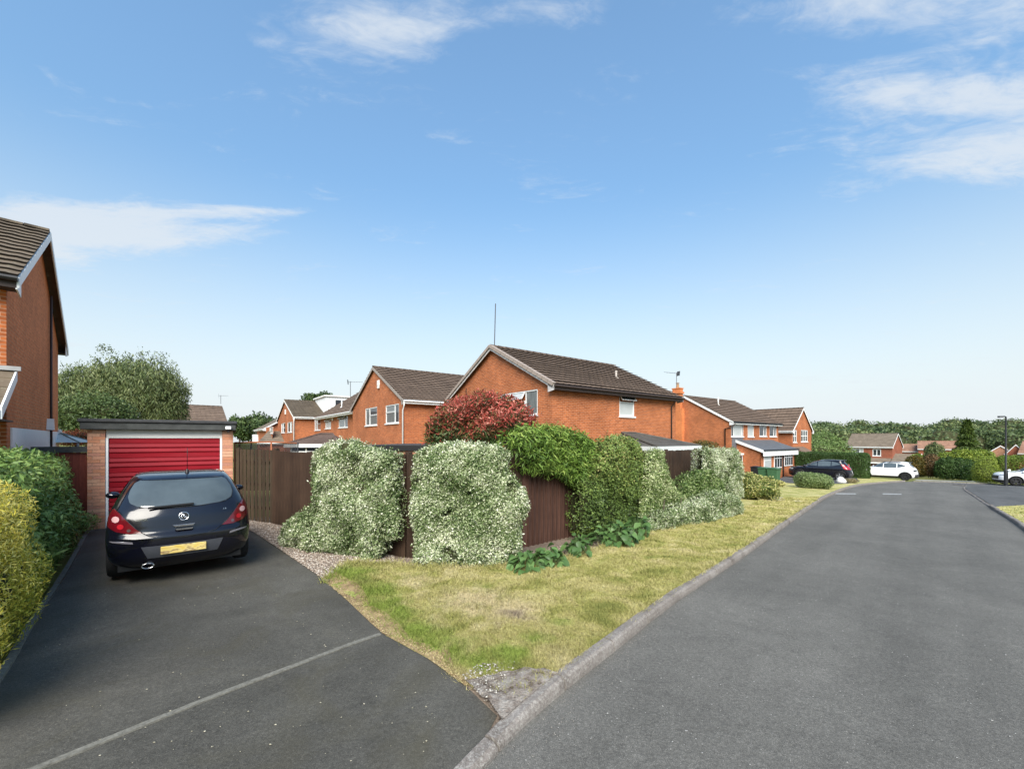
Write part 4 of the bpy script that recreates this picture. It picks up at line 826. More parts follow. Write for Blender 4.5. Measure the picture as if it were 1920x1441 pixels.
for k in range(8):
    u = k/8; y0 = -(PD+.25)*(1-u); z0 = zpe+(zpt-zpe)*u; y1 = -(PD+.25)*(1-u-.13); z1 = zpe+(zpt-zpe)*(u+.13); b = MB(); b.extrude([(pa0, y0, z0), (pa0, y0, z0+.03), (pa0, min(-.01, y1), z1+.006)], (pa1-pa0, 0, 0)); b.build('tile_course', SLATE, pc)
b = MB(); b.extrude([(pa0-.03, 0, zpt+.03), (pa0-.03, -PD-.27, zpe+.03), (pa0-.03, -PD-.27, zpe-.22), (pa0-.03, 0, zpt-.2)], (.028, 0, 0)); b.build('barge_board', WHITE, pc)
B('fascia', pa0, pa1, -PD-.28, -PD-.252, zpe-.5, zpe-.02, WHITE, pc); MB().tube([(pa0, -PD-.33, zpe), (pa1, -PD-.33, zpe)], .06, 6).build('gutter', BLACKP, pc)
b = MB(); b.add([(pa0+.15, 0, -1), (pa0+.15, -PD, -1), (pa0+.15, -PD, zpe-.05), (pa0+.15, 0, zpt-.12)], [(0, 1, 2, 3)]); b.box(pa0+.15, pa1-.2, -PD, -PD+.1, -1, zpe-.3); b.build('wall', BRICK, pc)
def pw(x0, y0, x1, y1, n, gm=GLASS, name='window'):
    q0, z1 = C.hit('-y', x0, y0, PD+.05); q1, z0 = C.hit('-y', x1, y1, PD+.05); q = B(name, q0, q1, -PD-.06, -PD-.002, z0, z1, WHITE, pc)
    for i in range(n):
        u0 = q0+(q1-q0)*i/n; u1 = q0+(q1-q0)*(i+1)/n; zm = z0+(z1-z0)*.68
        for (A, Bz) in ((z0+.08, zm-.03), (zm+.03, z1-.07)): B('pane', u0+.06, u1-.06, -PD-.075, -PD-.061, A, Bz, gm, q)
pw(1433, 853, 1446, 882, 1, FROST, 'porch_door'); pw(1452, 850, 1466, 876, 3); pw(1471, 849, 1486, 872, 4)
MB().tube([(C.hit('-y', 1469, 850, PD+.1)[0], -PD-.3, zpe), (C.hit('-y', 1469, 850, PD+.1)[0], -PD-.1, zpe-.3), (C.hit('-y', 1469, 850, PD+.1)[0], -PD-.1, -.9)], .05, 6).build('drainpipe', BLACKP, pc)
# ---- next house, gable turned to the road
C2 = House('brick_house', 'brick house with narrow gable and two white barred windows', 'house', (31.0, 46.0), -1.75, 5.6, 10.5, 4.85, 7.25, 'y', ov=.3, vo=.14)
GR = tuple((i/3, j/2, (i+1)/3, (j+1)/2) for i in range(3) for j in range(2))
C2.window('-y', 1487, 806, 1494, 829, tuple((i/2, j/2, (i+1)/2, (j+1)/2) for i in range(2) for j in range(2)), fr=.07); C2.window('-y', 1502, 806, 1514.5, 828, GR, fr=.07)
C2.finish(fascia=WHITE, gutter=WHITE, gauge=.5, lip=.075, tw=.4)
b = MB(); b.extrude([(.0, -.02, 2.9), (.0, -1.2, 2.2), (.0, -1.2, 2.1), (.0, -.02, 2.75)], (3.0, 0, 0)); b.build('porch_roof', TILE, C2.root)
# ---- far house at the junction, facing the road
def wall_at(px, depth): d = ray(px, 0); return (d.x*depth, depth)
RH = House('brick_house', 'far two-storey house with plain brown roof and white eaves', 'house', wall_at(1673, 75), -4.25, 7.5, 6.6, 4.9, 7.2, 'y', brick=BRICK_FAR, tile=TILE_FAR, ov=.3, vo=.15)
RH.window('-x', 1597, 840.5, 1619, 855, ((0, 0, .3, 1), (.3, 0, .7, 1), (.7, 0, 1, 1)), gl=[FROST, CURT, FROST], fr=.1); RH.window('-x', 1636, 841.5, 1652, 854.5, ((0, 0, .5, 1), (.5, 0, 1, 1)), fr=.1)
RH.window('-x', 1640, 872, 1646, 888, ((0, 0, 1, 1),), fr=.1); RH.window('-x', 1652, 872, 1666, 884, ((0, 0, .5, 1), (.5, 0, 1, 1)), gl=CURT, fr=.1)
RH.finish(gauge=.5, tw=.5, wave=0)
ex = empty('garage_wing'); ex.parent = RH.root
B('wall', -1.2, 5.5, -3.2, -.05, -1, 2.0, BRICK_FAR, ex); b = MB(); b.extrude([(-1.6, 0, 2.0), (2.2, 0, 3.6), (5.6, 0, 2.0)], (0, -3.5, 0)); b.build('roof', TILE_FAR, ex)
b = MB(); b.extrude([(-1.62, -3.5, 2.02), (2.2, -3.5, 3.64), (2.2, -3.5, 3.4), (-1.62, -3.5, 1.75)], (0, -.05, 0)); b.build('barge_board', WHITE, ex); B('fascia', -1.66, -1.6, -3.5, 0, 1.78, 2.02, WHITE, ex)
b = MB(); b.extrude([(-1.5, .1, 2.0), (-.02, .1, 2.75), (-.02, .1, 2.0)], (0, 3.3, 0)); b.build('porch_roof', TILE_FAR, ex); B('fascia', -1.56, -1.5, .1, 3.4, 1.8, 2.02, WHITE, ex)
for y_ in (.3, 1.6, 3.2): B('porch_post', -1.5, -1.38, y_, y_+.12, -1, 1.8, WHITE, ex)
FR1 = House('brick_house', 'far low house with a long pinkish brown roof', 'house', wall_at(1722, 100), -5.2, 7.5, 6, 4.9, 6.6, 'x', rot=R(-44), brick=BRICK_FAR, tile=TILE_RED); FR1.finish(gauge=.6, tw=.6, wave=0, slopes=(0,))
FR2 = House('brick_house', 'far lower house with pinkish roof behind the junction house', 'house', wall_at(1684, 104), -5.7, 6.5, 6, 4.7, 6.3, 'x', rot=R(-44), brick=BRICK_FAR, tile=TILE_RED); FR2.finish(gauge=.6, tw=.6, wave=0, slopes=(0,))
aerial('tv_aerial', 'slim aerial above the far pinkish roof', at(1726, 829, 102), 1.4, 3, 0, .8); aerial('tv_aerial', 'slim aerial left of the far pinkish roofs', at(1700, 832, 106), 1.6, 0, 0, .8)
FR3 = House('brick_house', 'far brick house cut off by the right edge of the picture', 'house', wall_at(1911, 85), -4.8, 7, 6, 4.0, 6.2, 'x', rot=R(-62), brick=BRICK_FAR, tile=TILE_RED); FR3.finish(gauge=.6, tw=.6, wave=0)
FR4 = House('brick_house', 'small far tan brick house left of the lamp post', 'house', wall_at(1859, 92), -4.8, 2.6, 6, 4.2, 5.3, 'y', rot=R(-50), brick=BRICK_BUFF, tile=TILE_RED); FR4.finish(gauge=.6, tw=.6, wave=0)
FR5 = House('brick_house', 'small far brick gable between lamp post and right edge', 'house', wall_at(1888, 88), -4.8, 2.4, 6, 3.9, 5.6, 'y', rot=R(-50), brick=BRICK_FAR, tile=TILE_RED); FR5.finish(gauge=.6, tw=.6, wave=0)
# ------------------------------------------------------------------ garage, gate and fences
GR_ = math.atan2(1.5, 2.26)
gar = tag(empty('garage', (-9.56, 9.37, 0), GR_), 'flat-roofed brick garage with red horizontal panel door', 'garage')
gw = 2.73; plw, prw = .30, .235; doorz = 2.06
OPN = []
for (x0, x1) in ((0, plw), (gw-prw, gw)):          # two brick piers, brick by brick
    pier = B('pier', x0+.006, x1-.006, .008, .45, -.1, 2.24, M('pale_mortar', (.42, .33, .25), .95, .1), gar)
    w = x1-x0; PB = [M('pink_brick_%d' % i, c, .85, .2, var=.16, vs=25, bs=.25, bd=.004) for i, c in enumerate(((.55, .27, .17), (.50, .22, .125), (.60, .33, .21), (.47, .22, .15)))]
    for r_ in range(30):
        cuts = [0, .215, w] if r_ % 2 == 0 else [0, w-.215, w]
        cuts = [0]+[c for c in cuts[1:-1] if .05 < c < w-.05]+[w]
        for c0, c1 in zip(cuts, cuts[1:]):
            j = rng.normal(0, .0015); B('brick', x0+c0+.004, x0+c1-.004, -.004+j, .06, r_*.075+.004, r_*.075+.071, PB[int(rng.integers(4))], pier)
b = MB(); b.box(.1, gw-.02, .46, 5.2, -.1, 2.3); b.build('side_walls', BRICK_BUFF, gar)
FEL = M('grey_felt_edge', (.06, .062, .06), .85, .2, var=.35, vs=5, bs=.3)
b = MB(); b.box(-.09, gw+.06, -.14, 5.3, 2.262, 2.42); b.build('fascia', FEL, gar, bevel=.008); b = MB(); b.box(-.12, gw+.09, -.18, 5.35, 2.422, 2.50); b.build('roof', FELT, gar, bevel=.015)
B('lintel_panel', plw+.002, gw-prw-.002, .05, .09, doorz+.005, 2.26, CREAM, gar)
B('frame_jamb', plw+.001, plw+.045, .02, .1, 0, doorz+.003, WHITE, gar); B('frame_jamb', gw-prw-.045, gw-prw-.001, .02, .1, 0, doorz+.003, WHITE, gar)
k = NT('red_door_paint'); f_ = k.noise(k.obj(), 2, 4, .6, (1, 1, 6)); k.col(k.ramp(f_, [(.3, (.25, .006, .014)), (.7, (.32, .01, .02))])); RED = k.set(.38, .45)
dr = empty('door'); dr.parent = gar
B('door_back', plw+.05, gw-prw-.05, .085, .12, .02, doorz-.003, RED, dr)
nsl = 18; hs_ = (doorz-.03)/nsl
for i in range(nsl):
    z0 = .02+i*hs_; wide = i % 3 != 2; b = MB(); b.extrude([(plw+.052, .084, z0), (plw+.052, .06, z0+.006), (plw+.052, .045 if wide else .058, z0+hs_*.25), (plw+.052, .05, z0+hs_-.012), (plw+.052, .084, z0+hs_-.003)], (gw-plw-prw-.104, 0, 0)); b.build('door_panel', RED, dr)
lt = tag(empty('security_light', (0, 0, 0), 0), 'small white security light on the right end of the garage fascia', 'light'); lt.location = gar.location+Matrix.Rotation(GR_, 3, 'Z') @ Vector((gw-.1, -.15, 2.30)); lt.rotation_euler.z = GR_
B('bracket', -.02, .02, -.02, .01, -.06, .06, BLACKP, lt); b = MB(); b.extrude([(-.06, -.02, .07), (-.06, -.11, .05), (-.06, -.13, -.01), (-.06, -.02, -.02)], (.12, 0, 0)); b.build('lamp_head', WHITE, lt, bevel=.008); b = MB(); b.lathe([(.03, -.09), (.035, -.05), (.01, -.04)], 'z', (0, -.06, 0), 10); b.build('sensor', BLACKP, lt)
# boards
def wood(name, c, var=.35):
    k = NT(name); o = k.obj(); i = k.n('ShaderNodeObjectInfo'); f = k.noise(o, 14, 5, .65, (3, 3, .18)); f2 = k.noise(k.pos(), 1.6, 4, .6)
    col = k.ramp(f, [(.28, tuple(x*(1-var) for x in c)), (.72, tuple(x*(1+var) for x in c))]); col = k.mix(1, col, k.ramp(f2, [(.3, .8), (.7, 1.2)]), 'MULTIPLY')
    col = k.mix(1, col, k.ramp(i.outputs['Random'], [(0, .78), (1, 1.2)]), 'MULTIPLY'); k.col(col); k.bump(f, .4, .006); MATS[name] = k.set(.75, .25); return k.m
WB = wood('dark_brown_fence_stain', (.046, .027, .017)); WR = wood('reddish_fence_stain', (.15, .035, .022)); WG = wood('brown_gate_stain', (.050, .034, .021))
_bm = {}
def board_mesh(w, h, t, m, top=0):
    key = (w, round(h, 2), t, m.name, top)
    if key not in _bm:
        b = MB(); b.extrude([(-w/2, 0, 0), (w/2, 0, 0), (w/2, -t*.55, 0), (-w/2, -t, 0)], (0, 0, h)); o = b.build('board', m); _bm[key] = o.data; bpy.data.objects.remove(o)
    return _bm[key]
def fence(name, label, A, Bp, top0, top1, m, bw=.125, gap=0.0, t=.022, base=None, wave=0, posts=(1, 1), rail=True, over=.012, post_h=.04, batten=0):
    A = Vector((A[0], A[1], 0)); Bp = Vector((Bp[0], Bp[1], 0)); L = (Bp-A).length; rz = math.atan2(Bp.y-A.y, Bp.x-A.x); z0 = g(A.x, A.y)
    r = tag(empty(name, (A.x, A.y, z0), rz), label, 'fence'); n = max(1, int(round(L/(bw+gap)))); pitch = L/n
    for i in range(n):
        x = (i+.5)*pitch; p = A.lerp(Bp, x/L); zb = g(p.x, p.y)-z0+(.04 if base is None else base); u = x/L; tz = top0+(top1-top0)*u-z0-wave*math.sin(math.pi*u)+rng.normal(0, .004)
        o = link('board', board_mesh(round(pitch-gap+over, 3), tz-zb, t, m), r); o.location = (x, -.03+rng.normal(0, .0015), zb); o.rotation_euler = (0, rng.normal(0, .003), rng.normal(0, .01))
        if batten: o2 = link('batten', board_mesh(batten, tz-zb-.01, .05, m), r); o2.location = (x+pitch/2, -.045, zb)
    if rail:
        for zr_ in (.35, .95, 1.5): B('rail', .02, L-.02, .0, .05, zr_, zr_+.07, m, r)
    for e, x in enumerate((0, L)):
        if posts[e]: p = A if e == 0 else Bp; B('post', x-.05, x+.05, .005, .105, g(p.x, p.y)-z0-.3, (top0 if e == 0 else top1)-z0+post_h, m, r, bevel=.008)
    return r
gt = fence('gate', 'dark brown slatted gate with light showing between its boards', FA, FB, 1.78, 1.77, WG, .105, .034, .012, posts=(1, 1), over=0); gt['category'] = 'gate'
for zz in (.3, 1.0, 1.6): pass
fence('fence', 'plain dark brown board fence panel beside the slatted gate', FB, FB.lerp(FK, .42), 1.77, 1.78, WB, .15, wave=.045, posts=(0, 1))
fence('fence', 'dark brown fence panel mostly behind the left pale shrub', FB.lerp(FK, .42), FK, 1.78, 1.77, WB, .15, posts=(0, 1))
fence('fence', 'reddish brown fence panel in the gap between the two pale shrubs', FK, FC, 1.77, 1.72, WB, .15, posts=(0, 1))
fence('fence', 'ridged brown fence panel standing open beside the right pale shrub', FC, FD, 1.70, 1.68, wood('reddish_brown_fence_stain', (.085, .043, .031)), .155, posts=(1, 1), batten=.055)
for i in range(3):
    P0, P1 = FD.lerp(FE, i/3), FD.lerp(FE, (i+1)/3)
    fence('fence', ['dark fence panel hidden behind the dark green climber', 'dark fence panel with a pale climber strip growing up it', 'dark board fence panel in view below the lean-to roof'][i], P0, P1, 1.68-.01*i, 1.67-.01*i, WB, .11, posts=(0, 1))
rf0 = gar.location+Matrix.Rotation(GR_, 3, 'Z') @ Vector((-.62, .12, 0)); rf1 = gar.location+Matrix.Rotation(GR_, 3, 'Z') @ Vector((-.01, .12, 0))
rfn = fence('fence', 'reddish board fence closing the gap left of the garage', rf0, rf1, 1.74, 1.74, WR, .12, posts=(1, 0)); B('coping', -.25, .62, -.1, .12, 1.77, 1.9, FEL, rfn)
# netted enclosure seen above the gate
nb = at(440, 845, 15.0); net = tag(empty('trampoline_enclosure', (nb.x, nb.y, g(nb.x, nb.y)), R(6)), 'orange-brown railed frame with dark netting rising above the gate', 'enclosure')
ORG = M('orange_brown_tube', (.38, .13, .06), .5); 
k = NT('dark_netting'); k.col((.03, .032, .038)); k.set(.8, .1); tr = k.n('ShaderNodeBsdfTransparent'); mx = k.n('ShaderNodeMixShader'); mx.inputs[0].default_value = .42; k.l(k.p.outputs[0], mx.inputs[1]); k.l(tr.outputs[0], mx.inputs[2]); k.l(mx.outputs[0], k.out.inputs[0]); NET = k.m
b = MB(); b.tube([(0, 0, 2.03), (1.25, 0, 2.06), (2.0, .35, 2.0)], .03, 8); b.build('top_rail', ORG, net, True)
for i, (x, y) in enumerate(((0, 0), (1.25, 0), (2.0, .35))): b = MB(); b.tube([(x, y, -.05), (x+(.04 if i == 2 else 0), y, 2.03)], .028, 8); b.build('post', ORG if i < 2 else BLACKP, net, True)
for (p, q) in (((0, 0), (1.25, 0)), ((1.25, 0), (2.0, .35))): b = MB(); b.extrude([(p[0], p[1], .3), (q[0], q[1], .3), (q[0], q[1], 2.0), (p[0], p[1], 2.0)], (0, .004, 0)); b.build('netting', NET, net)
# glass pyramid roof left of the garage
pg = at(112, 828, 13.6); py_ = tag(empty('summerhouse_roof', (pg.x, pg.y, 0), R(30)), 'pale pyramid canopy peeking over the fence left of the garage', 'canopy')
PALE = M('pale_canopy', (.5, .54, .52), .4); b = MB(); b.add([(-.65, -.65, 1.93), (.65, -.65, 1.93), (.65, .65, 1.93), (-.65, .65, 1.93), (0, 0, 2.23)], [(0, 1, 4), (1, 2, 4), (2, 3, 4), (3, 0, 4), (3, 2, 1, 0)]); b.build('canopy', PALE, py_)
for x, y in ((-.65, -.65), (.65, -.65), (.65, .65), (-.65, .65)): MB().tube([(x, y, 1.93), (0, 0, 2.25)], .02, 6).build('rib', M('grey_green_rib', (.16, .2, .18)), py_); MB().tube([(x*.93, y*.93, -.05), (x*.93, y*.93, 1.93)], .03, 6).build('post', GREYP, py_)
MB().lathe([(.05, 2.22), (.06, 2.3), (.01, 2.36)], 'z', (0, 0, 0), 10).build('finial', CREAM, py_)
# ------------------------------------------------------------------ cars
def pchip(x, y, q):
    x = np.array(x, float); y = np.array(y, float); h = np.diff(x); d = np.diff(y)/h; m = np.zeros(len(x)); m[0], m[-1] = d[0], d[-1]
    for i in range(1, len(x)-1):
        if d[i-1]*d[i] > 0: w1, w2 = 2*h[i]+h[i-1], h[i]+2*h[i-1]; m[i] = (w1+w2)/(w1/d[i-1]+w2/d[i])
    i = np.clip(np.searchsorted(x, q)-1, 0, len(x)-2); t = (q-x[i])/h[i]
    return (2*t**3-3*t**2+1)*y[i]+(t**3-2*t**2+t)*h[i]*m[i]+(-2*t**3+3*t**2)*y[i+1]+(t**3-t**2)*h[i]*m[i+1]
class Car:
    # levels: z, rear y, front y, half width, rear corner depth, front corner depth
    def __init__(s, name, label, loc, rz, levels, nR=2.7, nF=2.5, group=None):
        s.root = tag(empty(name, loc, rz), label, 'car', group); s.lv = np.array(levels, float); s.nR, s.nF = nR, nF
    def par(s, z):
        z = np.clip(z, s.lv[0, 0], s.lv[-1, 0]); return [pchip(s.lv[:, 0], s.lv[:, i], z) for i in range(1, 6)]
    def outline(s, z, na=22):
        yr, yf, w, dr_, df = [float(v) for v in s.par(np.array([z]))]; pts = []
        for i in range(na+1):
            t = -math.pi/2+math.pi*i/na; sn, cs = math.sin(t), max(0, math.cos(t)); pts.append((w*math.copysign(abs(sn)**(2/s.nR), sn), yr+dr_-dr_*cs**(2/s.nR), z))
        ns = 14
        for i in range(1, ns): pts.append((w, yr+dr_+(yf-df-yr-dr_)*i/ns, z))
        for i in range(na+1):
            t = math.pi/2-math.pi*i/na; sn, cs = math.sin(t), max(0, math.cos(t)); pts.append((w*math.copysign(abs(sn)**(2/s.nF), sn), yf-df+df*cs**(2/s.nF), z))
        for i in range(1, ns): pts.append((-w, yf-df-(yf-df-yr-dr_)*i/ns, z))
        return pts
    def rearY(s, x, z):
        yr, yf, w, dr_, df = s.par(z); return yr+dr_-dr_*np.maximum(0, 1-np.minimum(1, np.abs(x/w))**s.nR)**(1/s.nR)
    def frontY(s, x, z):
        yr, yf, w, dr_, df = s.par(z); return yf-df+df*np.maximum(0, 1-np.minimum(1, np.abs(x/w))**s.nF)**(1/s.nF)
    def sideX(s, y, z):
        yr, yf, w, dr_, df = s.par(z); a = np.clip((yr+dr_-y)/dr_, 0, 1); b = np.clip((y-yf+df)/df, 0, 1)
        return w*np.maximum(0, 1-a**s.nR)**(1/s.nR)*np.maximum(0, 1-b**s.nF)**(1/s.nF)
    def body(s, m, wheels, wr, nz=46, well=.05):
        z0, z1 = s.lv[0, 0], s.lv[-1, 0]; zs = sorted(set(list(np.linspace(z0, z1, nz))+list(s.lv[:, 0]))); V = []; n = None
        for z in zs: o = s.outline(z); n = len(o); V += o
        F = [(i*n+k, i*n+(k+1) % n, (i+1)*n+(k+1) % n, (i+1)*n+k) for i in range(len(zs)-1) for k in range(n)]; F += [tuple(range(n))[::-1], tuple((len(zs)-1)*n+k for k in range(n))]
        me = bpy.data.meshes.new('body'); me.from_pydata(V, [], F); me.update(); o = link('body', me)
        W = float(s.lv[:, 3].max())
        cut = MB()
        for y in wheels:
            for sx in (-1, 1): cut.lathe([(0.0001, 0), (wr+well, 0), (wr+well, .5), (.0001, .5)], 'x', (sx*W-.25, y, wr), 32)
        co = cut.build('cut', m); md = o.modifiers.new('b', 'BOOLEAN'); md.operation = 'DIFFERENCE'; md.object = co; md.solver = 'EXACT'
        dg = bpy.context.evaluated_depsgraph_get(); nm = bpy.data.meshes.new_from_object(o.evaluated_get(dg)); nm.name = 'body'
        bpy.data.objects.remove(o); bpy.data.objects.remove(co); nm.materials.clear(); nm.materials.append(m); nm.materials.append(BLACKP)
        for q in nm.polygons:
            c = q.center
            q.material_index = 1 if any(math.hypot(c.y-y, c.z-wr) < wr+well+.003 for y in wheels) and abs(c.x) > W-.27 and (abs(q.normal.x) < .3 or abs(c.x) < W-.24) else 0
        nm.polygons.foreach_set('use_smooth', [True]*len(nm.polygons)); nm.set_sharp_from_angle(angle=R(38)); s.W = W
        return link('body', nm, s.root)
    def patch(s, name, poly, m, where='rear', off=.006, nz=14, nx=14, parent=None, thick=0):
        # polygon in (x or y, z), laid onto the bodywork, scanned row by row
        P = [Vector(p) for p in poly]; z0 = min(p.y for p in P); z1 = max(p.y for p in P); V = []
        for j in range(nz+1):
            z = z0+(z1-z0)*(j/nz*.998+.001); xs = []
            for a, b in zip(P, P[1:]+P[:1]):
                if (a.y-z)*(b.y-z) <= 0 and a.y != b.y: xs.append(a.x+(b.x-a.x)*(z-a.y)/(b.y-a.y))
            xa, xb = min(xs), max(xs)
            for i in range(nx+1):
                u = xa+(xb-xa)*i/nx; za = np.array([z])
                if where == 'rear': V.append((u, float(s.rearY(np.array([u]), za)[0])-off, z))
                elif where == 'front': V.append((u, float(s.frontY(np.array([u]), za)[0])+off, z))
                else:
                    x = float(s.sideX(np.array([u]), za)[0])+off; V.append((x if where == 'right' else -x, u, z))
        F = [(j*(nx+1)+i, j*(nx+1)+i+1, (j+1)*(nx+1)+i+1, (j+1)*(nx+1)+i) for j in range(nz) for i in range(nx)]
        o = mk(name, V, F, m, parent or s.root, True); return o
    def stroke(s, name, pts, r, m, where='rear', off=.0, parent=None, close=False):
        V = []
        for a, z in pts:
            za = np.array([z]); ua = np.array([a])
            if where == 'rear': V.append((a, float(s.rearY(ua, za)[0])-off, z))
            elif where == 'front': V.append((a, float(s.frontY(ua, za)[0])+off, z))
            else: x = float(s.sideX(ua, za)[0])+off; V.append((x if where == 'right' else -x, a, z))
        return MB().tube(V, r, 6).build(name, m, parent or s.root, True)
    def wheel(s, sx, y, r, tw, rim_m, spokes=5, inset=.02, dark=False):
        q = empty('wheel', (sx*(s.W-inset-tw/2), y, r)); q.parent = s.root; h = tw/2
        b = MB(); b.lathe([(r*.62, -h), (r*.9, -h), (r*.985, -h*.75), (r, -h*.3), (r, h*.3), (r*.985, h*.75), (r*.9, h), (r*.66, h), (r*.62, h*.7)], 'x', (0, 0, 0), 32); b.build('tyre', M('tyre_rubber', (.018, .018, .019), .85, .2), q, True)
        b = MB(); b.lathe([(r*.66, h*.9*sx), (r*.6, h*.7*sx), (r*.58, -h*.3*sx)], 'x', (0, 0, 0), 32); b.lathe([(.001, h*.72*sx), (r*.13, h*.7*sx), (r*.15, h*.4*sx)], 'x', (0, 0, 0), 16)
        for k in range(spokes):
            a = 2*math.pi*k/spokes+.3; d = Vector((0, math.cos(a), math.sin(a))); e = Vector((0, -math.sin(a), math.cos(a))); w0, w1 = r*.07, r*.13; x0, x1 = h*.35*sx, h*.68*sx
            pts = [d*r*.1-e*w0, d*r*.63-e*w1, d*r*.63+e*w1, d*r*.1+e*w0]; b.extrude([p+Vector((x0, 0, 0)) for p in pts], (x1-x0, 0, 0))
        b.build('rim', rim_m, q, False); B('brake_disc', -h*.2*1, h*.1, -r*.4, r*.4, -r*.4, r*.4, BLACKP, q); return q
PAINTB = M('black_car_paint', (.004, .0042, .009), .13, .4, var=.1, coat=.35)
PAINTW = M('white_car_paint', (.80, .80, .80), .2, .5, var=.02, coat=.6)
CARGL = M('car_glass', (.012, .015, .016), .03, .9, var=.2); CARGL2 = M('tinted_car_glass', (.06, .075, .08), .05, .9, var=.3, vs=2)
CHROME = M('chrome', (.75, .75, .76), .15, .5, metal=1); ALLOY = M('alloy', (.55, .55, .56), .3, .5, metal=.9); DARKALLOY = M('black_alloy', (.03, .03, .032), .35, .5)
REDL = M('red_lens', (.10, .003, .008), .12, .6, var=.2, vs=8, coat=.3); REDL2 = M('bright_red_lens', (.36, .012, .02), .12, .6, coat=.3); SMOKE = M('smoked_lens', (.08, .05, .05), .1, .7, coat=.5); CLEAR = M('clear_lens', (.5, .3, .3), .1, .7, coat=.5)
# --- black hatchback in front of the garage
cl, cr_ = G(212, 1090), G(455, 1056)
ctr = (Vector((cl.x, cl.y))+Vector((cr_.x, cr_.y)))/2; ex_ = (Vector((cr_.x, cr_.y))-Vector((cl.x, cl.y))).normalized(); crz = math.atan2(ex_.y, ex_.x)+R(1); fwd = Vector((-math.sin(crz), math.cos(crz)))
cc = ctr+fwd*1.30
hb = Car('hatchback_car', 'black three-door hatchback parked facing the red garage door', (cc.x, cc.y, .03), crz, [
 (.19, -1.84, 1.82, .74, .42, .7), (.27, -1.93, 1.92, .80, .42, .7), (.40, -1.985, 1.98, .838, .42, .75), (.52, -2.0, 2.0, .852, .42, .8), (.62, -1.995, 1.985, .857, .44, .85), (.70, -1.94, 1.95, .857, .44, .9),
 (.80, -1.915, 1.86, .852, .46, .95), (.90, -1.89, 1.68, .842, .48, .9), (.96, -1.865, 1.45, .83, .5, .8), (1.0, -1.845, 1.12, .815, .5, .7), (1.03, -1.825, .95, .802, .5, .6), (1.10, -1.775, .80, .772, .5, .55),
 (1.22, -1.67, .55, .718, .48, .5), (1.34, -1.54, .27, .655, .46, .45), (1.41, -1.43, .08, .612, .46, .42), (1.45, -1.30, -.10, .575, .46, .4), (1.475, -1.08, -.32, .52, .44, .36), (1.487, -.85, -.5, .42, .3, .2)])
hb.body(PAINTB, (-1.24, 1.25), .30)
hb.patch('rear_window', [(-.50, 1.045), (-.22, 1.02), (.22, 1.02), (.50, 1.045), (.60, 1.10), (.625, 1.18), (.605, 1.27), (.56, 1.365), (.50, 1.395), (-.50, 1.395), (-.56, 1.365), (-.605, 1.27), (-.625, 1.18), (-.60, 1.10)], CARGL2, off=.004, nz=20, nx=24)
hb.stroke('window_seal', [(-.50, 1.04), (-.22, 1.015), (0, 1.012), (.22, 1.015), (.50, 1.04), (.605, 1.095), (.63, 1.18), (.61, 1.27), (.565, 1.37)], .007, BLACKP, off=.003)
hb.patch('brake_light', [(-.16, 1.405), (.16, 1.405), (.15, 1.425), (-.15, 1.425)], REDL2, off=.008, nz=3)
sp = hb.patch('roof_spoiler', [(-.55, 1.40), (.55, 1.40), (.52, 1.452), (-.52, 1.452)], PAINTB, off=.02, nz=4)
b = MB(); b.box(-.40, .12, -.018, .012, -.012, .018); wp = b.build('wiper', BLACKP, hb.root, bevel=.006); wp.location = (0, float(hb.rearY(np.array([-.1]), np.array([1.045]))[0])-.03, 1.045); wp.rotation_euler = (0, R(-2), 0)
for sx in (-1, 1):
    tl = hb.patch('tail_light', [(sx*.455, .70), (sx*.60, .70), (sx*.74, .735), (sx*.835, .80), (sx*.83, .93), (sx*.79, 1.02), (sx*.765, 1.03), (sx*.70, .97), (sx*.62, .87), (sx*.53, .76)], REDL, off=.01, nz=22, nx=16)
    for (x, z, r_, mm) in ((.745, .895, .042, CLEAR), (.69, .80, .036, REDL2), (.60, .745, .022, SMOKE)):
        hb.patch('lamp', [(sx*x+r_*math.cos(a), z+r_*math.sin(a)) for a in np.linspace(0, 2*math.pi, 16, endpoint=False)], mm, off=.016, nz=8, nx=6, parent=tl)
    hb.stroke('light_seam', [(sx*.45, .695), (sx*.53, .765), (sx*.62, .875), (sx*.70, .975), (sx*.765, 1.04)], .004, BLACKP, off=.008)
    hb.patch('reflector', [(sx*.55, .565), (sx*.80, .60), (sx*.80, .625), (sx*.56, .60)], M('reflector_strip', (.16, .15, .17), .15, .6, coat=.5), off=.012, nz=4)
    hb.patch('side_window', [(-1.25, 1.07), (-.45, 1.04), (.62, 1.02), (.30, 1.24), (.02, 1.39), (-.6, 1.41), (-1.12, 1.36)], CARGL, 'right' if sx > 0 else 'left', off=.005, nz=14)
    hb.stroke('roof_strip', [(-1.33, 1.443), (-.9, 1.455), (-.35, 1.455)], .008, BLACKP, 'right' if sx > 0 else 'left', off=.002)
    mr_ = empty('door_mirror', (sx*.93, .52, 1.02)); mr_.parent = hb.root; b = MB(); b.lathe([(.001, -.10), (.06, -.085), (.085, -.03), (.08, .03), (.05, .045), (.001, .05)], 'y', (0, 0, 0), 14); o = b.build('housing', PAINTB, mr_, True); o.scale = (1.15, 1, .72)
    b = MB(); b.lathe([(.07, 0), (.001, 0)], 'y', (0, -.075, 0), 14); o = b.build('mirror_glass', CARGL, mr_); o.scale = (1.1, 1, .7); b = MB(); b.extrude([(-sx*.16, -.02, -.06), (-sx*.05, -.02, -.035), (-sx*.05, .03, -.035), (-sx*.16, .03, -.06)], (0, 0, .035)); b.build('mirror_arm', BLACKP, mr_)
    for y in (-1.24, 1.25): hb.wheel(sx, y, .30, .2, ALLOY, 5, .0)
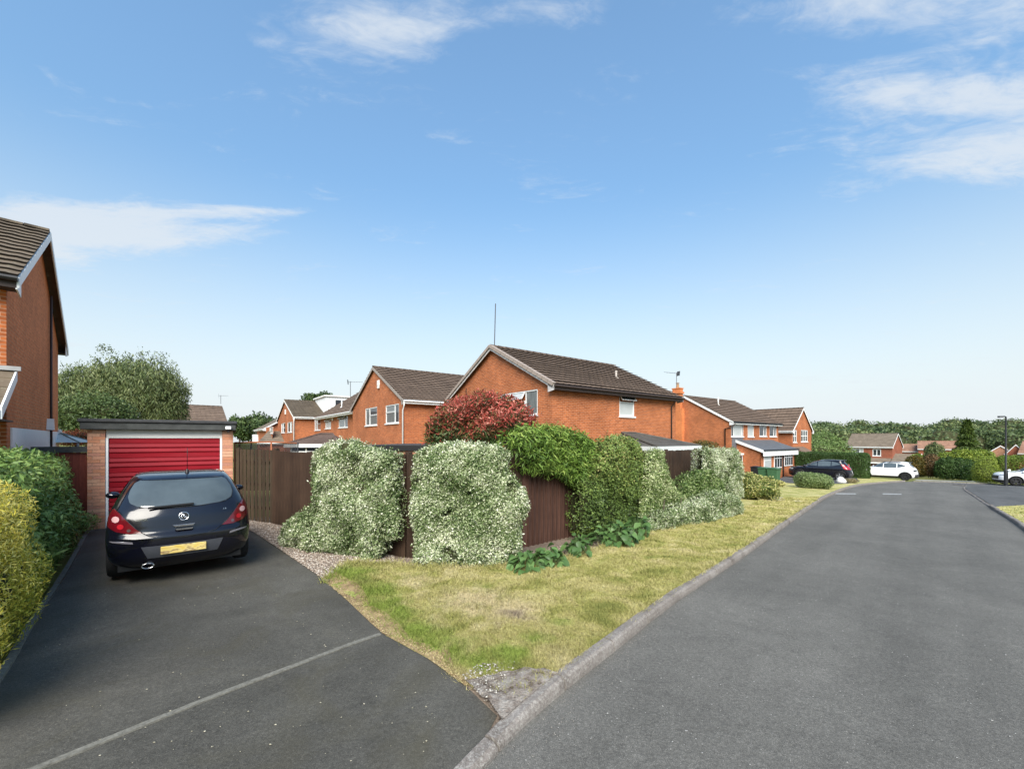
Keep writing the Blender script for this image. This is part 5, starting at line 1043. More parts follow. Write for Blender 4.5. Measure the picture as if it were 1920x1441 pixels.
hb.stroke('tailgate_seam', [(-.45, .695), (-.38, .65), (-.25, .615), (0, .60), (.25, .615), (.38, .65), (.45, .695)], .005, BLACKP, off=.003)
hb.patch('bumper_crease', [(-.80, .618), (.80, .618), (.80, .63), (-.80, .63)], PAINTB, off=.016, nz=2, nx=30)
hb.patch('plate_recess', [(-.40, .34), (.40, .34), (.47, .515), (-.47, .515)], M('grey_bumper_insert', (.055, .058, .068), .35, .45), off=.008, nz=6, nx=20)
k = NT('yellow_plate'); o_ = k.obj(); f_ = k.noise(o_, 9, 2, .5, (1, 1, 2)); k.col(k.ramp(f_, [(.35, (.62, .44, .10)), (.52, (.66, .52, .2)), (.62, (.25, .15, .07)), (.72, (.6, .5, .25))])); YEL = k.set(.4, .4)
yp = float(hb.rearY(np.array([0.]), np.array([.44]))[0]); b = MB(); b.box(-.26, .26, yp-.03, yp-.012, .385, .495); b.build('number_plate', YEL, hb.root, bevel=.006)
b = MB(); b.extrude([(-.13, yp+.08, .775), (.13, yp+.08, .775), (.11, yp+.08, .745), (-.10, yp+.08, .745)], (0, -.06, 0)); b.build('handle', M('dull_chrome', (.35, .35, .36), .25, metal=.9), hb.root, bevel=.004); b = MB(); b.extrude([(-.10, yp+.065, .72), (.11, yp+.065, .72), (.09, yp+.065, .70), (-.08, yp+.065, .70)], (0, -.05, 0)); b.build('handle_recess', M('dull_chrome', (.35, .35, .36)), hb.root)
# badge: ring with a hooked emblem
by_ = float(hb.rearY(np.array([0.]), np.array([.885]))[0])-.012; bd_ = empty('badge', (0, by_, .885)); bd_.parent = hb.root; bd_.rotation_euler = (R(-12), 0, 0)
b = MB(); b.lathe([(.062, .0), (.062, -.01), (.056, -.016), (.05, -.01), (.05, 0)], 'y', (0, 0, 0), 28); b.build('ring', CHROME, bd_, True); b = MB(); b.lathe([(.05, -.004), (.001, -.006)], 'y', (0, 0, 0), 24); b.build('disc', BLACKP, bd_)
b = MB(); b.tube([(-.03*math.cos(a)+.0, -.012, .03*math.sin(a)) for a in np.linspace(-1.1, 1.9, 9)], .006, 6); b.tube([(.0, -.012, .03), (.0, -.012, -.005), (.02, -.012, -.02), (.032, -.012, -.008)], .006, 6); b.build('emblem', CHROME, bd_, True)
def script(txt, size, m, loc, rot, parent, name='lettering', ext=.003, align='CENTER'):
    c = bpy.data.curves.new(name, 'FONT'); c.body = txt; c.size = size; c.extrude = ext; c.align_x = align; c.resolution_u = 2; o = bpy.data.objects.new('t', c); COL.objects.link(o)
    me = bpy.data.meshes.new_from_object(o.evaluated_get(bpy.context.evaluated_depsgraph_get())); bpy.data.objects.remove(o); me.materials.append(m)
    q = link(name, me, parent); q.location = loc; q.rotation_euler = rot; return q
script('CORSA', .042, CHROME, (-.47, float(hb.rearY(np.array([-.47]), np.array([.865]))[0])-.014, .865), (R(80), 0, R(-10)), hb.root); script('1.4', .035, CHROME, (.50, float(hb.rearY(np.array([.5]), np.array([.93]))[0])-.014, .925), (R(78), 0, R(12)), hb.root)
b = MB(); b.lathe([(.048, -.12), (.052, 0), (.045, 0), (.042, -.1)], 'y', (0, 0, 0), 20); ez = b.build('exhaust', CHROME, hb.root, True); ez.rotation_euler = (0, 0, math.pi); ez.location = (-.40, -1.93, .235); ez.scale = (1.35, 1, .75)
b = MB(); b.lathe([(.03, 0), (.018, .04), (.01, .06)], 'z', (0, 0, 0), 10); b.tube([(0, 0, .05), (0, -.08, .40)], .005, 6); an = b.build('aerial', BLACKP, hb.root, True); an.location = (.06, -1.12, 1.47)
B('underside', -.72, .72, -1.75, 1.75, .16, .26, BLACKP, hb.root)
b = MB(); b.tube([(-.66, -1.35, .2), (.66, -1.35, .2)], .05, 8); b.build('axle', BLACKP, hb.root)
# --- black crossover by the hedge
def xc(name, label, loc, rz, paint, wheelm, group=None, L=4.45, roofz=1.66, rear_lights=True, roofm=None, glassm=None):
    c = Car(name, label, loc, rz, [(.24, -L/2+.12, L/2-.15, .84, .35, .55), (.34, -L/2+.04, L/2-.04, .90, .38, .6), (.48, -L/2, L/2, .925, .40, .62), (.62, -L/2+.02, L/2, .93, .40, .66), (.78, -L/2+.05, L/2-.04, .93, .40, .7), (.92, -L/2+.09, L/2-.12, .925, .42, .75), (1.0, -L/2+.12, L/2-.3, .91, .42, .75), (1.05, -L/2+.15, L/2-.75, .895, .44, .7), (1.085, -L/2+.18, L/2-1.15, .885, .44, .6), (1.13, -L/2+.22, L/2-1.32, .865, .44, .5), (1.3, -L/2+.36, L/2-1.6, .795, .42, .45), (1.45, -L/2+.5, L/2-1.86, .735, .42, .42), (1.56, -L/2+.55, L/2-2.1, .68, .42, .4), (1.62, -L/2+.56, L/2-2.3, .63, .4, .38), (1.65, -L/2+.75, L/2-2.5, .56, .4, .36), (roofz, -L/2+1.1, L/2-2.7, .45, .3, .2)])
    c.body(paint, (-1.38, 1.36), .355, 50, .05)
    gm = glassm or CARGL2
    for sx, sd in ((-1, 'left'), (1, 'right')):
        c.patch('side_window', [(1.02, 1.115), (.12, 1.12), (.12, 1.545), (.28, 1.53), (.52, 1.42)], gm, sd, .006); c.patch('side_window', [(.06, 1.12), (-.80, 1.14), (-.80, 1.54), (-.3, 1.56), (.06, 1.55)], gm, sd, .006)
        c.patch('side_window', [(-.86, 1.15), (-1.45, 1.30), (-1.20, 1.44), (-.86, 1.53)], gm, sd, .006)
        c.patch('sill_cladding', [(-1.0, .245), (1.0, .245), (1.0, .40), (-1.0, .40)], BLACKP, sd, .012, 4, 20); c.stroke('door_seam', [(.09, 1.1), (.10, .7), (.07, .42)], .005, BLACKP, sd, .002); c.stroke('door_seam', [(-.86, 1.13), (-.95, .85), (-.98, .45)], .005, BLACKP, sd, .002)
        c.stroke('door_handle', [(.25, .96), (.42, .96)], .014, paint, sd, .02); c.stroke('door_handle', [(-.72, .97), (-.55, .97)], .014, paint, sd, .02)
        for y in (-1.38, 1.36):
            pts = [(y+.425*math.cos(a), .355+.425*math.sin(a)) for a in np.linspace(-.3, math.pi+.3, 22)]; c.stroke('arch_trim', [p for p in pts if p[1] > .26], .032, BLACKP, sd, .0)
            c.wheel(sx, y, .355, .23, wheelm, 5, .0)
        q = empty('door_mirror', (sx*1.0, .98, 1.12)); q.parent = c.root; b = MB(); b.lathe([(.001, -.1), (.08, -.08), (.1, 0), (.05, .08), (.001, .1)], 'y', (0, 0, 0), 12); b.build('housing', paint, q, True); b = MB(); b.box(-sx*.16, -sx*.05, -.03, .03, -.06, -.02); b.build('mirror_arm', BLACKP, q)
        c.patch('headlight', [(sx*.50, .80), (sx*.86, .80), (sx*.84, .90), (sx*.52, .88)], M('headlight_lens', (.35, .37, .38), .08, .8, coat=1), 'front', .01)
        if rear_lights:
            c.patch('tail_light', [(-L/2+.12, .86), (-L/2+.5, .90), (-L/2+.62, 1.02), (-L/2+.62, 1.12), (-L/2+.35, 1.16), (-L/2+.36, 1.3), (-L/2+.28, 1.3), (-L/2+.22, 1.1)], REDL2, sd, .014, 12, 8)
            c.patch('tail_light', [(sx*.55, .9), (sx*.92, .9), (sx*.90, 1.05), (sx*.80, 1.3), (sx*.74, 1.3), (sx*.78, 1.05), (sx*.55, 1.0)], REDL2, 'rear', .012, 12, 8)
        else: c.patch('tail_light', [(-L/2+.10, .84), (-L/2+.3, .84), (-L/2+.32, 1.0), (-L/2+.14, 1.02)], BLACKP, sd, .014, 6, 6)
    c.patch('rear_window', [(-.62, 1.2), (.62, 1.2), (.54, 1.5), (-.54, 1.5)], CARGL, 'rear', .006); c.patch('rear_bumper', [(-.88, .27), (.88, .27), (.88, .60), (-.88, .60)], M('grey_bumper', (.05, .05, .055), .5), 'rear', .014, 8, 30)
    c.patch('windscreen', [(-.70, 1.14), (.70, 1.14), (.56, 1.55), (-.56, 1.55)], CARGL, 'front', .006)
    c.patch('grille', [(-.5, .5), (.5, .5), (.48, .78), (-.48, .78)], BLACKP, 'front', .012); c.patch('front_lip', [(-.85, .26), (.85, .26), (.85, .42), (-.85, .42)], BLACKP, 'front', .014, 5, 26)
    b = MB(); b.box(-.52, .52, -L/2+.44, -L/2+.85, 1.60, 1.635); b.build('roof_spoiler', BLACKP, c.root, bevel=.01); B('underside', -.8, .8, -L/2+.3, L/2-.3, .2, .3, BLACKP, c.root)
    return c
rw, fw_ = G(1574, 901.5), G(1503, 896)
v = (Vector((fw_.x, fw_.y))-Vector((rw.x, rw.y))).normalized(); mid = (Vector((fw_.x, fw_.y))+Vector((rw.x, rw.y)))/2
rz_ = R(48); mid = Vector((rw.x, rw.y))+Vector((-math.sin(rz_), math.cos(rz_)))*1.38; nr_ = Vector((-v.y, v.x))     # car's left side faces the camera
def place(mid, rz, w=.9): lft = Vector((-math.cos(rz), -math.sin(rz))); c = mid-lft*w; return (c.x, c.y, g(c.x, c.y))
pl = place(mid, rz_); print('SUV wheelbase', (fw_-rw).length, 'rz', math.degrees(rz_))
los = math.atan2(mid.x, mid.y)
xc('crossover_car', 'black crossover car parked in front of the long dark hedge', (pl[0], pl[1], pl[2]+.08), rz_, PAINTB, ALLOY)
# --- white car behind the hedge end
rw, fw_ = G(1697, 900.5), G(1640, 898.5); v = (Vector((fw_.x, fw_.y))-Vector((rw.x, rw.y))).normalized(); rz_ = R(43); mid = Vector((rw.x, rw.y))+Vector((-math.sin(rz_), math.cos(rz_)))*1.38; pl = place(mid, rz_); print('white wheelbase', (fw_-rw).length, math.degrees(rz_))
wc = xc('crossover_car', 'white car with black roof emerging from behind the dark hedge', (pl[0], pl[1], pl[2]+.02), rz_, PAINTW, DARKALLOY, rear_lights=False)
wc.patch('roof_panel', [(-1.2, 1.57), (.3, 1.57), (.1, 1.655), (-1.0, 1.655)], BLACKP, 'left', .006); wc.patch('roof_panel', [(-1.2, 1.57), (.3, 1.57), (.1, 1.655), (-1.0, 1.655)], BLACKP, 'right', .006)
# --- white car at the right edge
fw_ = G(1905, 911); rzr = R(62); pl = place(Vector((fw_.x, fw_.y)), rzr); f2 = Vector((-math.sin(rzr), math.cos(rzr)))
xc('crossover_car', 'white car nosing into view at the right edge beside the lamp post', (pl[0]-f2.x*1.36, pl[1]-f2.y*1.36, pl[2]+.06), rzr, PAINTW, DARKALLOY)
# ------------------------------------------------------------------ bins, lamp post, boulder
def bin_(px, py, m, label, w=.56, h=1.05, dz=.09, rz=TH):
    p = G(px, py, dz); r = tag(empty('wheelie_bin', tuple(p), rz), label, 'bin', None); b = MB(); t, q = w/2, w*.4; b.add([(-q, -q, .06), (q, -q, .06), (q, q, .06), (-q, q, .06), (-t, -t, h*.92), (t, -t, h*.92), (t, t, h*.92), (-t, t, h*.92)], [(0, 3, 2, 1), (4, 5, 6, 7), (0, 1, 5, 4), (1, 2, 6, 5), (2, 3, 7, 6), (3, 0, 4, 7)])
    b.build('tub', m, r, bevel=.02); b = MB(); b.box(-t-.03, t+.03, -t-.05, t+.03, h*.922, h*.96); b.extrude([(-t, -t, h*.962), (-t, t, h*.962), (-t, t*.5, h*1.02), (-t, -t*.6, h*1.0)], (w, 0, 0)); b.build('lid', m, r, bevel=.015)
    B('sticker', -.1, .1, -t*.93, -t*.88, h*.66, h*.8, M('pale_sticker', (.55, .6, .55)), r)
    for sx in (-1, 1): b = MB(); b.lathe([(.001, -.03), (.1, -.03), (.1, .03), (.001, .03)], 'x', (sx*t*.8, q, .1), 14); b.build('wheel', BLACKP, r)
    MB().tube([(-t*.8, t+.05, h*.93), (t*.8, t+.05, h*.93)], .018, 6).build('handle', m, r)
GRB = M('green_bin_plastic', (.045, .115, .055), .55, .35); BKB = M('black_bin_plastic', (.018, .017, .02), .55, .35)
bin_(1418, 900, BKB, 'black wheelie bin left of the two green bins', .6); bin_(1433, 904, GRB, 'green wheelie bin in the middle beside the black bin', .62); bin_(1451, 905.5, GRB, 'green wheelie bin at the right of the three bins', .66)
lp = G(1886, 911, .05); LPH = (909-779)*lp.y/781; lamp = tag(empty('street_lamp', tuple(lp)), 'slim black street lamp post beside the rounded hedge', 'street lamp'); LB = M('black_lamp_paint', (.02, .021, .023), .5)
b = MB(); b.lathe([(.11, 0), (.11, 1.15), (.095, 1.2), (.055, 1.25), (.05, LPH*.97), (.04, LPH)], 'z', (0, 0, 0), 14); b.build('post', LB, lamp, True)
b = MB(); b.tube([(0, 0, LPH-.02), (-.15, -.05, LPH+.02), (-.55, -.2, LPH+.02)], .045, 8); b.build('arm', LB, lamp); b = MB(); b.extrude([(-.5, -.1, LPH+.06), (-.5, -.28, LPH+.06), (-1.0, -.46, LPH+.045), (-1.0, -.3, LPH+.045)], (0, 0, -.13)); b.build('lamp_head', M('grey_lamp_head', (.10, .10, .105)), lamp, bevel=.01); B('door', -.05, .05, -.118, -.105, .5, .95, LB, lamp)
bp = G(1577, 904.5, .08); b = MB(); b.lathe([(.001, .42), (.12, .4), (.24, .3), (.3, .15), (.28, 0), (.2, -.1)], 'z', (0, 0, 0), 10); bo = b.build('boulder', M('white_stone', (.66, .63, .58), .9, .1, bs=.8, bd=.05, bscale=8), None, True); bo.location = bp; tag(bo, 'white painted boulder on the grass behind the black car', 'boulder')
for vtx in bo.data.vertices: vtx.co += Vector((rng.normal(0, .02), rng.normal(0, .02), rng.normal(0, .015)))
# ------------------------------------------------------------------ planting
def nrmv(a): return a/np.maximum(np.linalg.norm(a, axis=-1, keepdims=True), 1e-6)
def lump(P, f=3., seed=0, oct_=3):
    r = np.random.default_rng(seed+11); o = np.zeros(len(P)); a = 1.
    for i in range(oct_):
        for _ in range(6):
            k = nrmv(r.normal(size=3))*f*1.6*(.7+.6*r.random()); o += a*np.sin(P@k+r.random()*6.28)/4.2
        f *= 2; a *= .55
    return o
def leafmesh(name, P, N, L, W, m, parent, tint, droop=.3, spread=.6, axis=None, fold=.15):
    n = len(P); L = np.broadcast_to(L, n); W = np.broadcast_to(W, n)
    nn = nrmv(N+spread*rng.normal(size=(n, 3))); a = np.cross(nn, rng.normal(size=(n, 3))) if axis is None else axis+.35*rng.normal(size=(n, 3)); a = nrmv(a); a[:, 2] -= droop; a = nrmv(a-nn*(a*nn).sum(1, keepdims=True)*.7)
    sd = nrmv(np.cross(nn, a)); L_ = L[:, None]; W_ = W[:, None]; mid = P+a*L_*.45+nn*L_*fold
    V = np.stack([P, mid+sd*W_/2-nn*L_*fold*.5, P+a*L_, mid-sd*W_/2-nn*L_*fold*.5], 1).reshape(-1, 3)
    return tri_stuff(name, V, 4, [(0, 1, 2, 3)], m, np.clip(tint, 0, 1), parent=parent)
def wtint(P, n, base=.45, sp=.28, f=2.5, seed=1, amp=.15): return base+sp*rng.normal(size=n)+amp*lump(P, f, seed)
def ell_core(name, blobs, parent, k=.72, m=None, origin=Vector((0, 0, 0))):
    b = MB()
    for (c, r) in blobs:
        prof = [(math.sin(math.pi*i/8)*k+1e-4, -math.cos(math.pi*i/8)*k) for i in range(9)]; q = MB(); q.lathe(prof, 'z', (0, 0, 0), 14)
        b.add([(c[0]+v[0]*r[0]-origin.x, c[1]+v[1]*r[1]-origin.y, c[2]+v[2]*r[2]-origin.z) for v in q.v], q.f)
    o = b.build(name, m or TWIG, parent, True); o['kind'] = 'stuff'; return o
def blob_points(blobs, n, shell=.3, lumpf=3., lumpa=.14, seed=0, floor=None, inner=.86):
    C = np.array([b[0] for b in blobs], float); Rr = np.array([b[1] for b in blobs], float); w = (Rr[:, 0]*Rr[:, 1]+Rr[:, 0]*Rr[:, 2]+Rr[:, 1]*Rr[:, 2]); w /= w.sum(); outP, outN, outD = [], [], []; tot = 0
    while tot < n:
        m = n; i = rng.choice(len(blobs), m, p=w); d = nrmv(rng.normal(size=(m, 3))); rad = 1-shell*rng.random(m)**1.6
        P = C[i]+d*Rr[i]; P = C[i]+d*Rr[i]*(rad*(1+lumpa*lump(P, lumpf, seed)))[:, None]; N = nrmv(d/Rr[i]); ok = np.ones(m, bool)
        for j in range(len(blobs)):
            q = np.linalg.norm((P-C[j])/Rr[j], axis=1); ok &= (q > inner-shell*.6) | (i == j)
        if floor is not None: ok &= P[:, 2] > floor(P[:, 0], P[:, 1])+.02
        outP.append(P[ok]); outN.append(N[ok]); outD.append((1-rad)[ok]); tot += ok.sum()
    return np.concatenate(outP)[:n], np.concatenate(outN)[:n], np.concatenate(outD)[:n]
def bush(name, label, cat, blobs, n, L, W, m, base=.45, sp=.25, droop=.2, spread=.6, shell=.3, lumpf=3., lumpa=.14, seed=0, group=None, core=.72, tintf=None, stem=True, twig=None):
    c0 = blobs[0][0]; zf = g(c0[0], c0[1]); org = Vector((float(np.mean([b[0][0] for b in blobs])), float(np.mean([b[0][1] for b in blobs])), 0)); org.z = g(org.x, org.y)
    r = tag(empty(name, org), label, cat, group); P, N, D = blob_points(blobs, n, shell, lumpf, lumpa, seed, lambda x, y: gv(x, y)); o = np.array(org)
    t = tintf(P, n) if tintf else wtint(P, n, base, sp, 2.5/max(.4, blobs[0][1][0]), seed)
    leafmesh('foliage', P-o, N, L*(.7+.6*rng.random(n)), W, m, r, t, droop, spread)
    if core: ell_core('inner_twigs', blobs, r, core, twig, org)
    if stem:
        for (c, rr) in blobs[:5]:
            b = MB(); b.tube([(c[0]*.3, c[1]*.3, -.05) if False else ((c[0]-org.x)*.5, (c[1]-org.y)*.5, g(c[0], c[1])-org.z-.05), (c[0]-org.x, c[1]-org.y, c[2]-org.z)], [.035, .02], 6); b.build('stem', BARK, r)
    return r
# shrub grown as a trimmed sheet: its outline stands on a vertical plane, rounded to the front and back
def sheet_shrub(name, label, base0, base1, outline, n, L, W, m, Tf=.25, Tb=.25, Rr=.22, base=.5, sp=.28, seed=0, droop=.15, spread=.75, lumpa=.05, lumpf=5., tintf=None, cat='shrub', push=0, pa=None, pb=None, core=.45, shell=.5, stems=True, sprig=.07, shoot=1.):
    p0 = pa if pa is not None else G(*base0); p1 = pb if pb is not None else G(*base1); o = Vector((p0[0], p0[1], 0)); t = Vector((p1[0]-p0[0], p1[1]-p0[1], 0)).normalized(); nn = Vector((t.y, -t.x, 0))
    if nn.dot(-o) < 0: nn = -nn
    o = o+nn*push; UV = []
    for (x, y) in outline:
        d = ray(x, y); k_ = (o-Vector((0, 0, EYE))).dot(nn)/d.dot(nn); q = Vector((0, 0, EYE))+d*k_; UV.append(((q-o).dot(t), q.z))
    poly = np.array(UV); lo, hi = poly.min(0), poly.max(0); out = []; tot = 0
    while tot < n: A = rng.uniform(lo, hi, (n*2, 2)); A = A[inpoly(A, poly)]; out.append(A); tot += len(A)
    A = np.concatenate(out)[:n]; d, near = edgedist(A, UV); e = nrmv(near-A); spr = (rng.random(n) < .35)*rng.random(n)**2*sprig; A = A+e*np.where(d < .12, spr, 0)[:, None]; q = np.minimum(d/Rr, 1); prof = np.sqrt(np.maximum(0, 1-(1-q)**2)); front = rng.random(n) < .74
    T = np.where(front, Tf, -Tb)*prof*(1-shell*rng.random(n)**1.5); on = np.array(o); tn = np.array(t); n3 = np.array(nn)
    P = on+A[:, :1]*tn+np.array([0, 0, 1])*A[:, 1:]+T[:, None]*n3; lm = lump(P, lumpf, seed); P = P+n3*(lm*lumpa*np.sign(T)*prof)[:, None]; hole = lump(P, 7., seed+31) > .85; P = P-n3*(np.where(hole, .10+.12*rng.random(n), 0)*np.sign(T))[:, None]
    N = n3*(np.where(front, 1., -1.)*(.25+q))[:, None]+(e[:, :1]*tn+np.array([0, 0, 1])*e[:, 1:])*(1.05-q)[:, None]+np.array([0, 0, .25]); N = nrmv(N)
    N = nrmv(N+.8*np.stack([lump(P, lumpf*1.5, seed+5), lump(P, lumpf*1.5, seed+6), lump(P, lumpf*1.5, seed+7)], 1))
    org = Vector((float(on[0]+tn[0]*(lo[0]+hi[0])/2), float(on[1]+tn[1]*(lo[0]+hi[0])/2), 0)); org.z = g(org.x, org.y); r = tag(empty(name, org), label, cat)
    ms = n//160; ii = rng.integers(0, n, ms); kk = 7; dr2 = nrmv(N[ii]+.55*rng.normal(size=(ms, 3))+np.array([0, 0, .35])); ln2 = (.05+.13*rng.random(ms)**1.5)*shoot; tq = np.tile(np.linspace(0, 1, kk), ms); jj = np.repeat(np.arange(ms), kk)
    P = np.concatenate([P, P[ii][jj]+dr2[jj]*(tq*ln2[jj])[:, None]+.006*rng.normal(size=(ms*kk, 3))]); N = np.concatenate([N, dr2[jj]]); n = len(P)
    tt = tintf(P, n) if tintf else base+sp*rng.normal(size=n)+.14*lump(P, 3, seed+2)
    leafmesh('foliage', P-np.array(org), N, L*(.5+1.0*rng.random(n)**1.4), W, m, r, tt, droop, spread)
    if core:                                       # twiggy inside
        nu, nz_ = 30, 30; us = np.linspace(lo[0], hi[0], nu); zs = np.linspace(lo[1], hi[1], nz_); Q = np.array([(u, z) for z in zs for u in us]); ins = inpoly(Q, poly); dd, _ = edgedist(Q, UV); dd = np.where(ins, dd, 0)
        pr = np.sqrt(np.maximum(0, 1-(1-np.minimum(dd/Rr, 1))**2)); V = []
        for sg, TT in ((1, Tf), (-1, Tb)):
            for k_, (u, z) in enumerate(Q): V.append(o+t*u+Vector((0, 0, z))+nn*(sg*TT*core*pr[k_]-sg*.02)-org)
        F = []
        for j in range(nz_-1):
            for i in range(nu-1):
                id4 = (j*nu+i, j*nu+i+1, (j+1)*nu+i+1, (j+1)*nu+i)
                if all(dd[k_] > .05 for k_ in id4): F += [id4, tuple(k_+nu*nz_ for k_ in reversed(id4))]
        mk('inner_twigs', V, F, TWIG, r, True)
    if not stems: return r
    L0, L1 = lo[0], hi[0]
    for i in range(5):
        b = MB()
        u = L0+(L1-L0)*(.2+.15*i); p = o+t*u-org; zg = g(o.x+t.x*u, o.y+t.y*u)-org.z; b.tube([(p.x, p.y, zg-.05), (p.x+t.x*.05, p.y+t.y*.05, zg+.35), (p.x+t.x*.12, p.y+t.y*.12, zg+.8)], [.03, .022, .012], 6); b.build('stem', BARK, r)
    return r
def var_t(seed, base=.46):
    def f(P, n): return base+.27*rng.normal(size=n)+.2*lump(P, 2.6, seed)+.16*lump(P, 9, seed+3)
    return f
S1 = [(528, 1012), (534, 985), (560, 965), (588, 950), (593, 915), (585, 880), (598, 847), (628, 828), (655, 823), (690, 836), (715, 845), (745, 847), (747, 890), (752, 950), (748, 1008), (722, 1012), (724, 1030), (704, 1050), (680, 1053), (640, 1036), (600, 1029), (560, 1029), (535, 1026)]
sheet_shrub('euonymus_shrub', 'pale variegated shrub with a low left lobe beside the gravel', (540, 1028), (700, 1050), S1, 70000, .042, .025, EUON, .22, .45, .24, seed=3, tintf=var_t(3, .49), shoot=.8, sprig=.06, lumpa=.13, lumpf=4)
S2 = [(776, 1055), (782, 1010), (772, 960), (775, 900), (781, 850), (800, 838), (850, 829), (900, 831), (940, 838), (956, 850), (950, 880), (973, 908), (990, 935), (988, 960), (974, 985), (977, 1020), (962, 1055), (940, 1068), (900, 1061), (860, 1052), (820, 1062), (790, 1056)]
sheet_shrub('euonymus_shrub', 'broad pale variegated shrub between two stretches of brown fence', (785, 1058), (960, 1066), S2, 80000, .042, .025, EUON, .25, .4, .26, seed=8, tintf=var_t(8, .54), shoot=.8, sprig=.06, lumpa=.13, lumpf=4)
# bright green bamboo-like bush spilling over the fence top
S3 = [(946, 828), (962, 805), (1000, 796), (1050, 799), (1085, 812), (1108, 838), (1116, 872), (1096, 885), (1078, 912), (1060, 905), (1045, 892), (1012, 884), (978, 882), (962, 856)]
fn2 = Vector((FD.y-FC.y, -(FD.x-FC.x))).normalized()
sheet_shrub('bamboo_bush', 'bright green narrow-leaved bush spilling over the fence top', None, None, S3, 9000, .13, .026, BAMB, .38, .5, .3, base=.5, sp=.22, seed=5, droop=.75, spread=.7, pa=FC+fn2*.12, pb=FD+fn2*.12, core=.6, shell=.5, lumpa=.1, stems=False)
S4 = [(1078, 1000), (1074, 950), (1080, 900), (1096, 850), (1118, 826), (1148, 815), (1178, 819), (1200, 850), (1212, 900), (1212, 950), (1196, 985), (1150, 1000), (1110, 1000)]
fdn = Vector((FE.y-FD.y, -(FE.x-FD.x))).normalized()
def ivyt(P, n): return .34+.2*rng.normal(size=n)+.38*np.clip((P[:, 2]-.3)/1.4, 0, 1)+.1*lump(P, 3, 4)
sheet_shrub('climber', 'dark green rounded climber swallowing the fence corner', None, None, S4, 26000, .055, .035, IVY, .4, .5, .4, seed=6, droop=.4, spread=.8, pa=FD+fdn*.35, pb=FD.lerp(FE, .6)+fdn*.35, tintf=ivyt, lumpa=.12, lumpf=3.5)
# pale shrubs further along the fence
S5 = [(1186, 1000), (1196, 940), (1204, 880), (1208, 850), (1222, 841), (1240, 843), (1248, 870), (1254, 905), (1285, 940), (1322, 965), (1290, 985), (1240, 996)]
sheet_shrub('euonymus_shrub', 'slim pale shrub strip climbing the fence right of the dark climber', (1205, 992), (1330, 970), S5, 26000, .045, .028, EUON_G, .18, .35, .2, seed=12, tintf=var_t(12, .55), lumpa=.1)
S6 = [(1192, 1000), (1214, 968), (1258, 948), (1300, 936), (1338, 918), (1374, 930), (1384, 955), (1374, 968), (1330, 982), (1290, 990), (1240, 1001)]
sheet_shrub('euonymus_shrub', 'low spreading pale shrub along the verge edge', (1210, 1001), (1376, 968), S6, 34000, .042, .028, EUON, .3, .5, .22, seed=13, tintf=var_t(13, .52), lumpa=.10)
S7 = [(1316, 930), (1314, 870), (1315, 843), (1326, 838), (1336, 846), (1347, 840), (1376, 840), (1381, 870), (1380, 935), (1350, 945)]
sheet_shrub('euonymus_shrub', 'upright clipped pale shrub column at the end of the fence', (1318, 972), (1381, 962), S7, 30000, .045, .028, EUON, .3, .5, .25, seed=14, tintf=var_t(14, .55), lumpa=.1, push=-.35)
S8 = [(1262, 935), (1270, 905), (1295, 884), (1325, 880), (1345, 900), (1350, 935), (1310, 950), (1280, 950)]
sheet_shrub('shrub', 'darker bushy shrub between the fence and the clipped column', (1240, 985), (1350, 968), S8, 15000, .055, .034, EUON_G, .3, .4, .25, base=.3, seed=15, push=-.25)
# red photinia behind the fence
PH = [(801, 838), (803, 795), (822, 768), (850, 748), (880, 742), (905, 735), (940, 742), (975, 752), (1000, 775), (1005, 800), (985, 815), (950, 822), (935, 845), (870, 845)]
def phot(P, n):
    h = np.clip((P[:, 2]-1.75)/.9, 0, 1); return .06+.56*h**.9+.2*rng.normal(size=n)+.2*lump(P, 3.5, 22)
sheet_shrub('photinia_shrub', 'red-leaved shrub glowing above the pale shrubs', None, None, PH, 8500, .115, .034, PHOT, .7, .6, .6, seed=21, droop=-.6, spread=1.0, pa=(-2.6, 10.6), pb=(1.2, 10.6), tintf=phot, core=.45, shell=.8, lumpa=.3, lumpf=4)
# broad-leaved plants at the foot of the fence, leaf by leaf
lb = MB(); lw = [(0, .0), (.12, .36), (.3, .5), (.55, .42), (.8, .2), (1, .0)]
V_ = []; F_l = []
for i, (u, w) in enumerate(lw): zc = .25*u*(1-u)*1.6-.15*u*u; V_ += [(-w*.72, u, zc+.05*w), (0, u, zc-.03), (w*.72, u, zc+.05*w)]
for i in range(len(lw)-1): F_l += [(i*3, i*3+1, i*3+4, i*3+3), (i*3+1, i*3+2, i*3+5, i*3+4)]
leaf_me = []
for q in range(3):
    me = mesh('leaf', V_, F_l, PLANT, True); a_ = me.attributes.new('tint', 'FLOAT', 'POINT'); a_.data.foreach_set('value', [.2+.3*q]*len(me.vertices)); leaf_me.append(me)
def broad(label, px, py, w, h, n, ls, depth=.35):
    p = G(px, py, .05); r = tag(empty('broad_leaved_plant', p), label, 'plant'); b = MB()
    for i in range(n):
        a = rng.random()*6.283; rr = math.sqrt(rng.random()); x, y = rr*math.cos(a)*w/2, rr*math.sin(a)*depth; z = h*(1-.65*rr**2)*(.55+.45*rng.random()); o = link('leaf', leaf_me[int(rng.integers(3))], r); o.location = (x, y, z)
        az = math.atan2(-x, y if abs(y) > .01 else -.1)+rng.normal(0, .6); o.rotation_euler = (rng.normal(-.3, .5)-.4*rr, rng.normal(0, .45), az+math.pi*0); s_ = ls*(.7+.6*rng.random()); o.scale = (s_, s_, s_); b.tube([(x*.25, y*.25, -.02), (x*.7, y*.7, z*.6), (x, y, z)], .004, 4)
    b.build('stalks', M('green_stalk', (.09, .14, .05)), r)
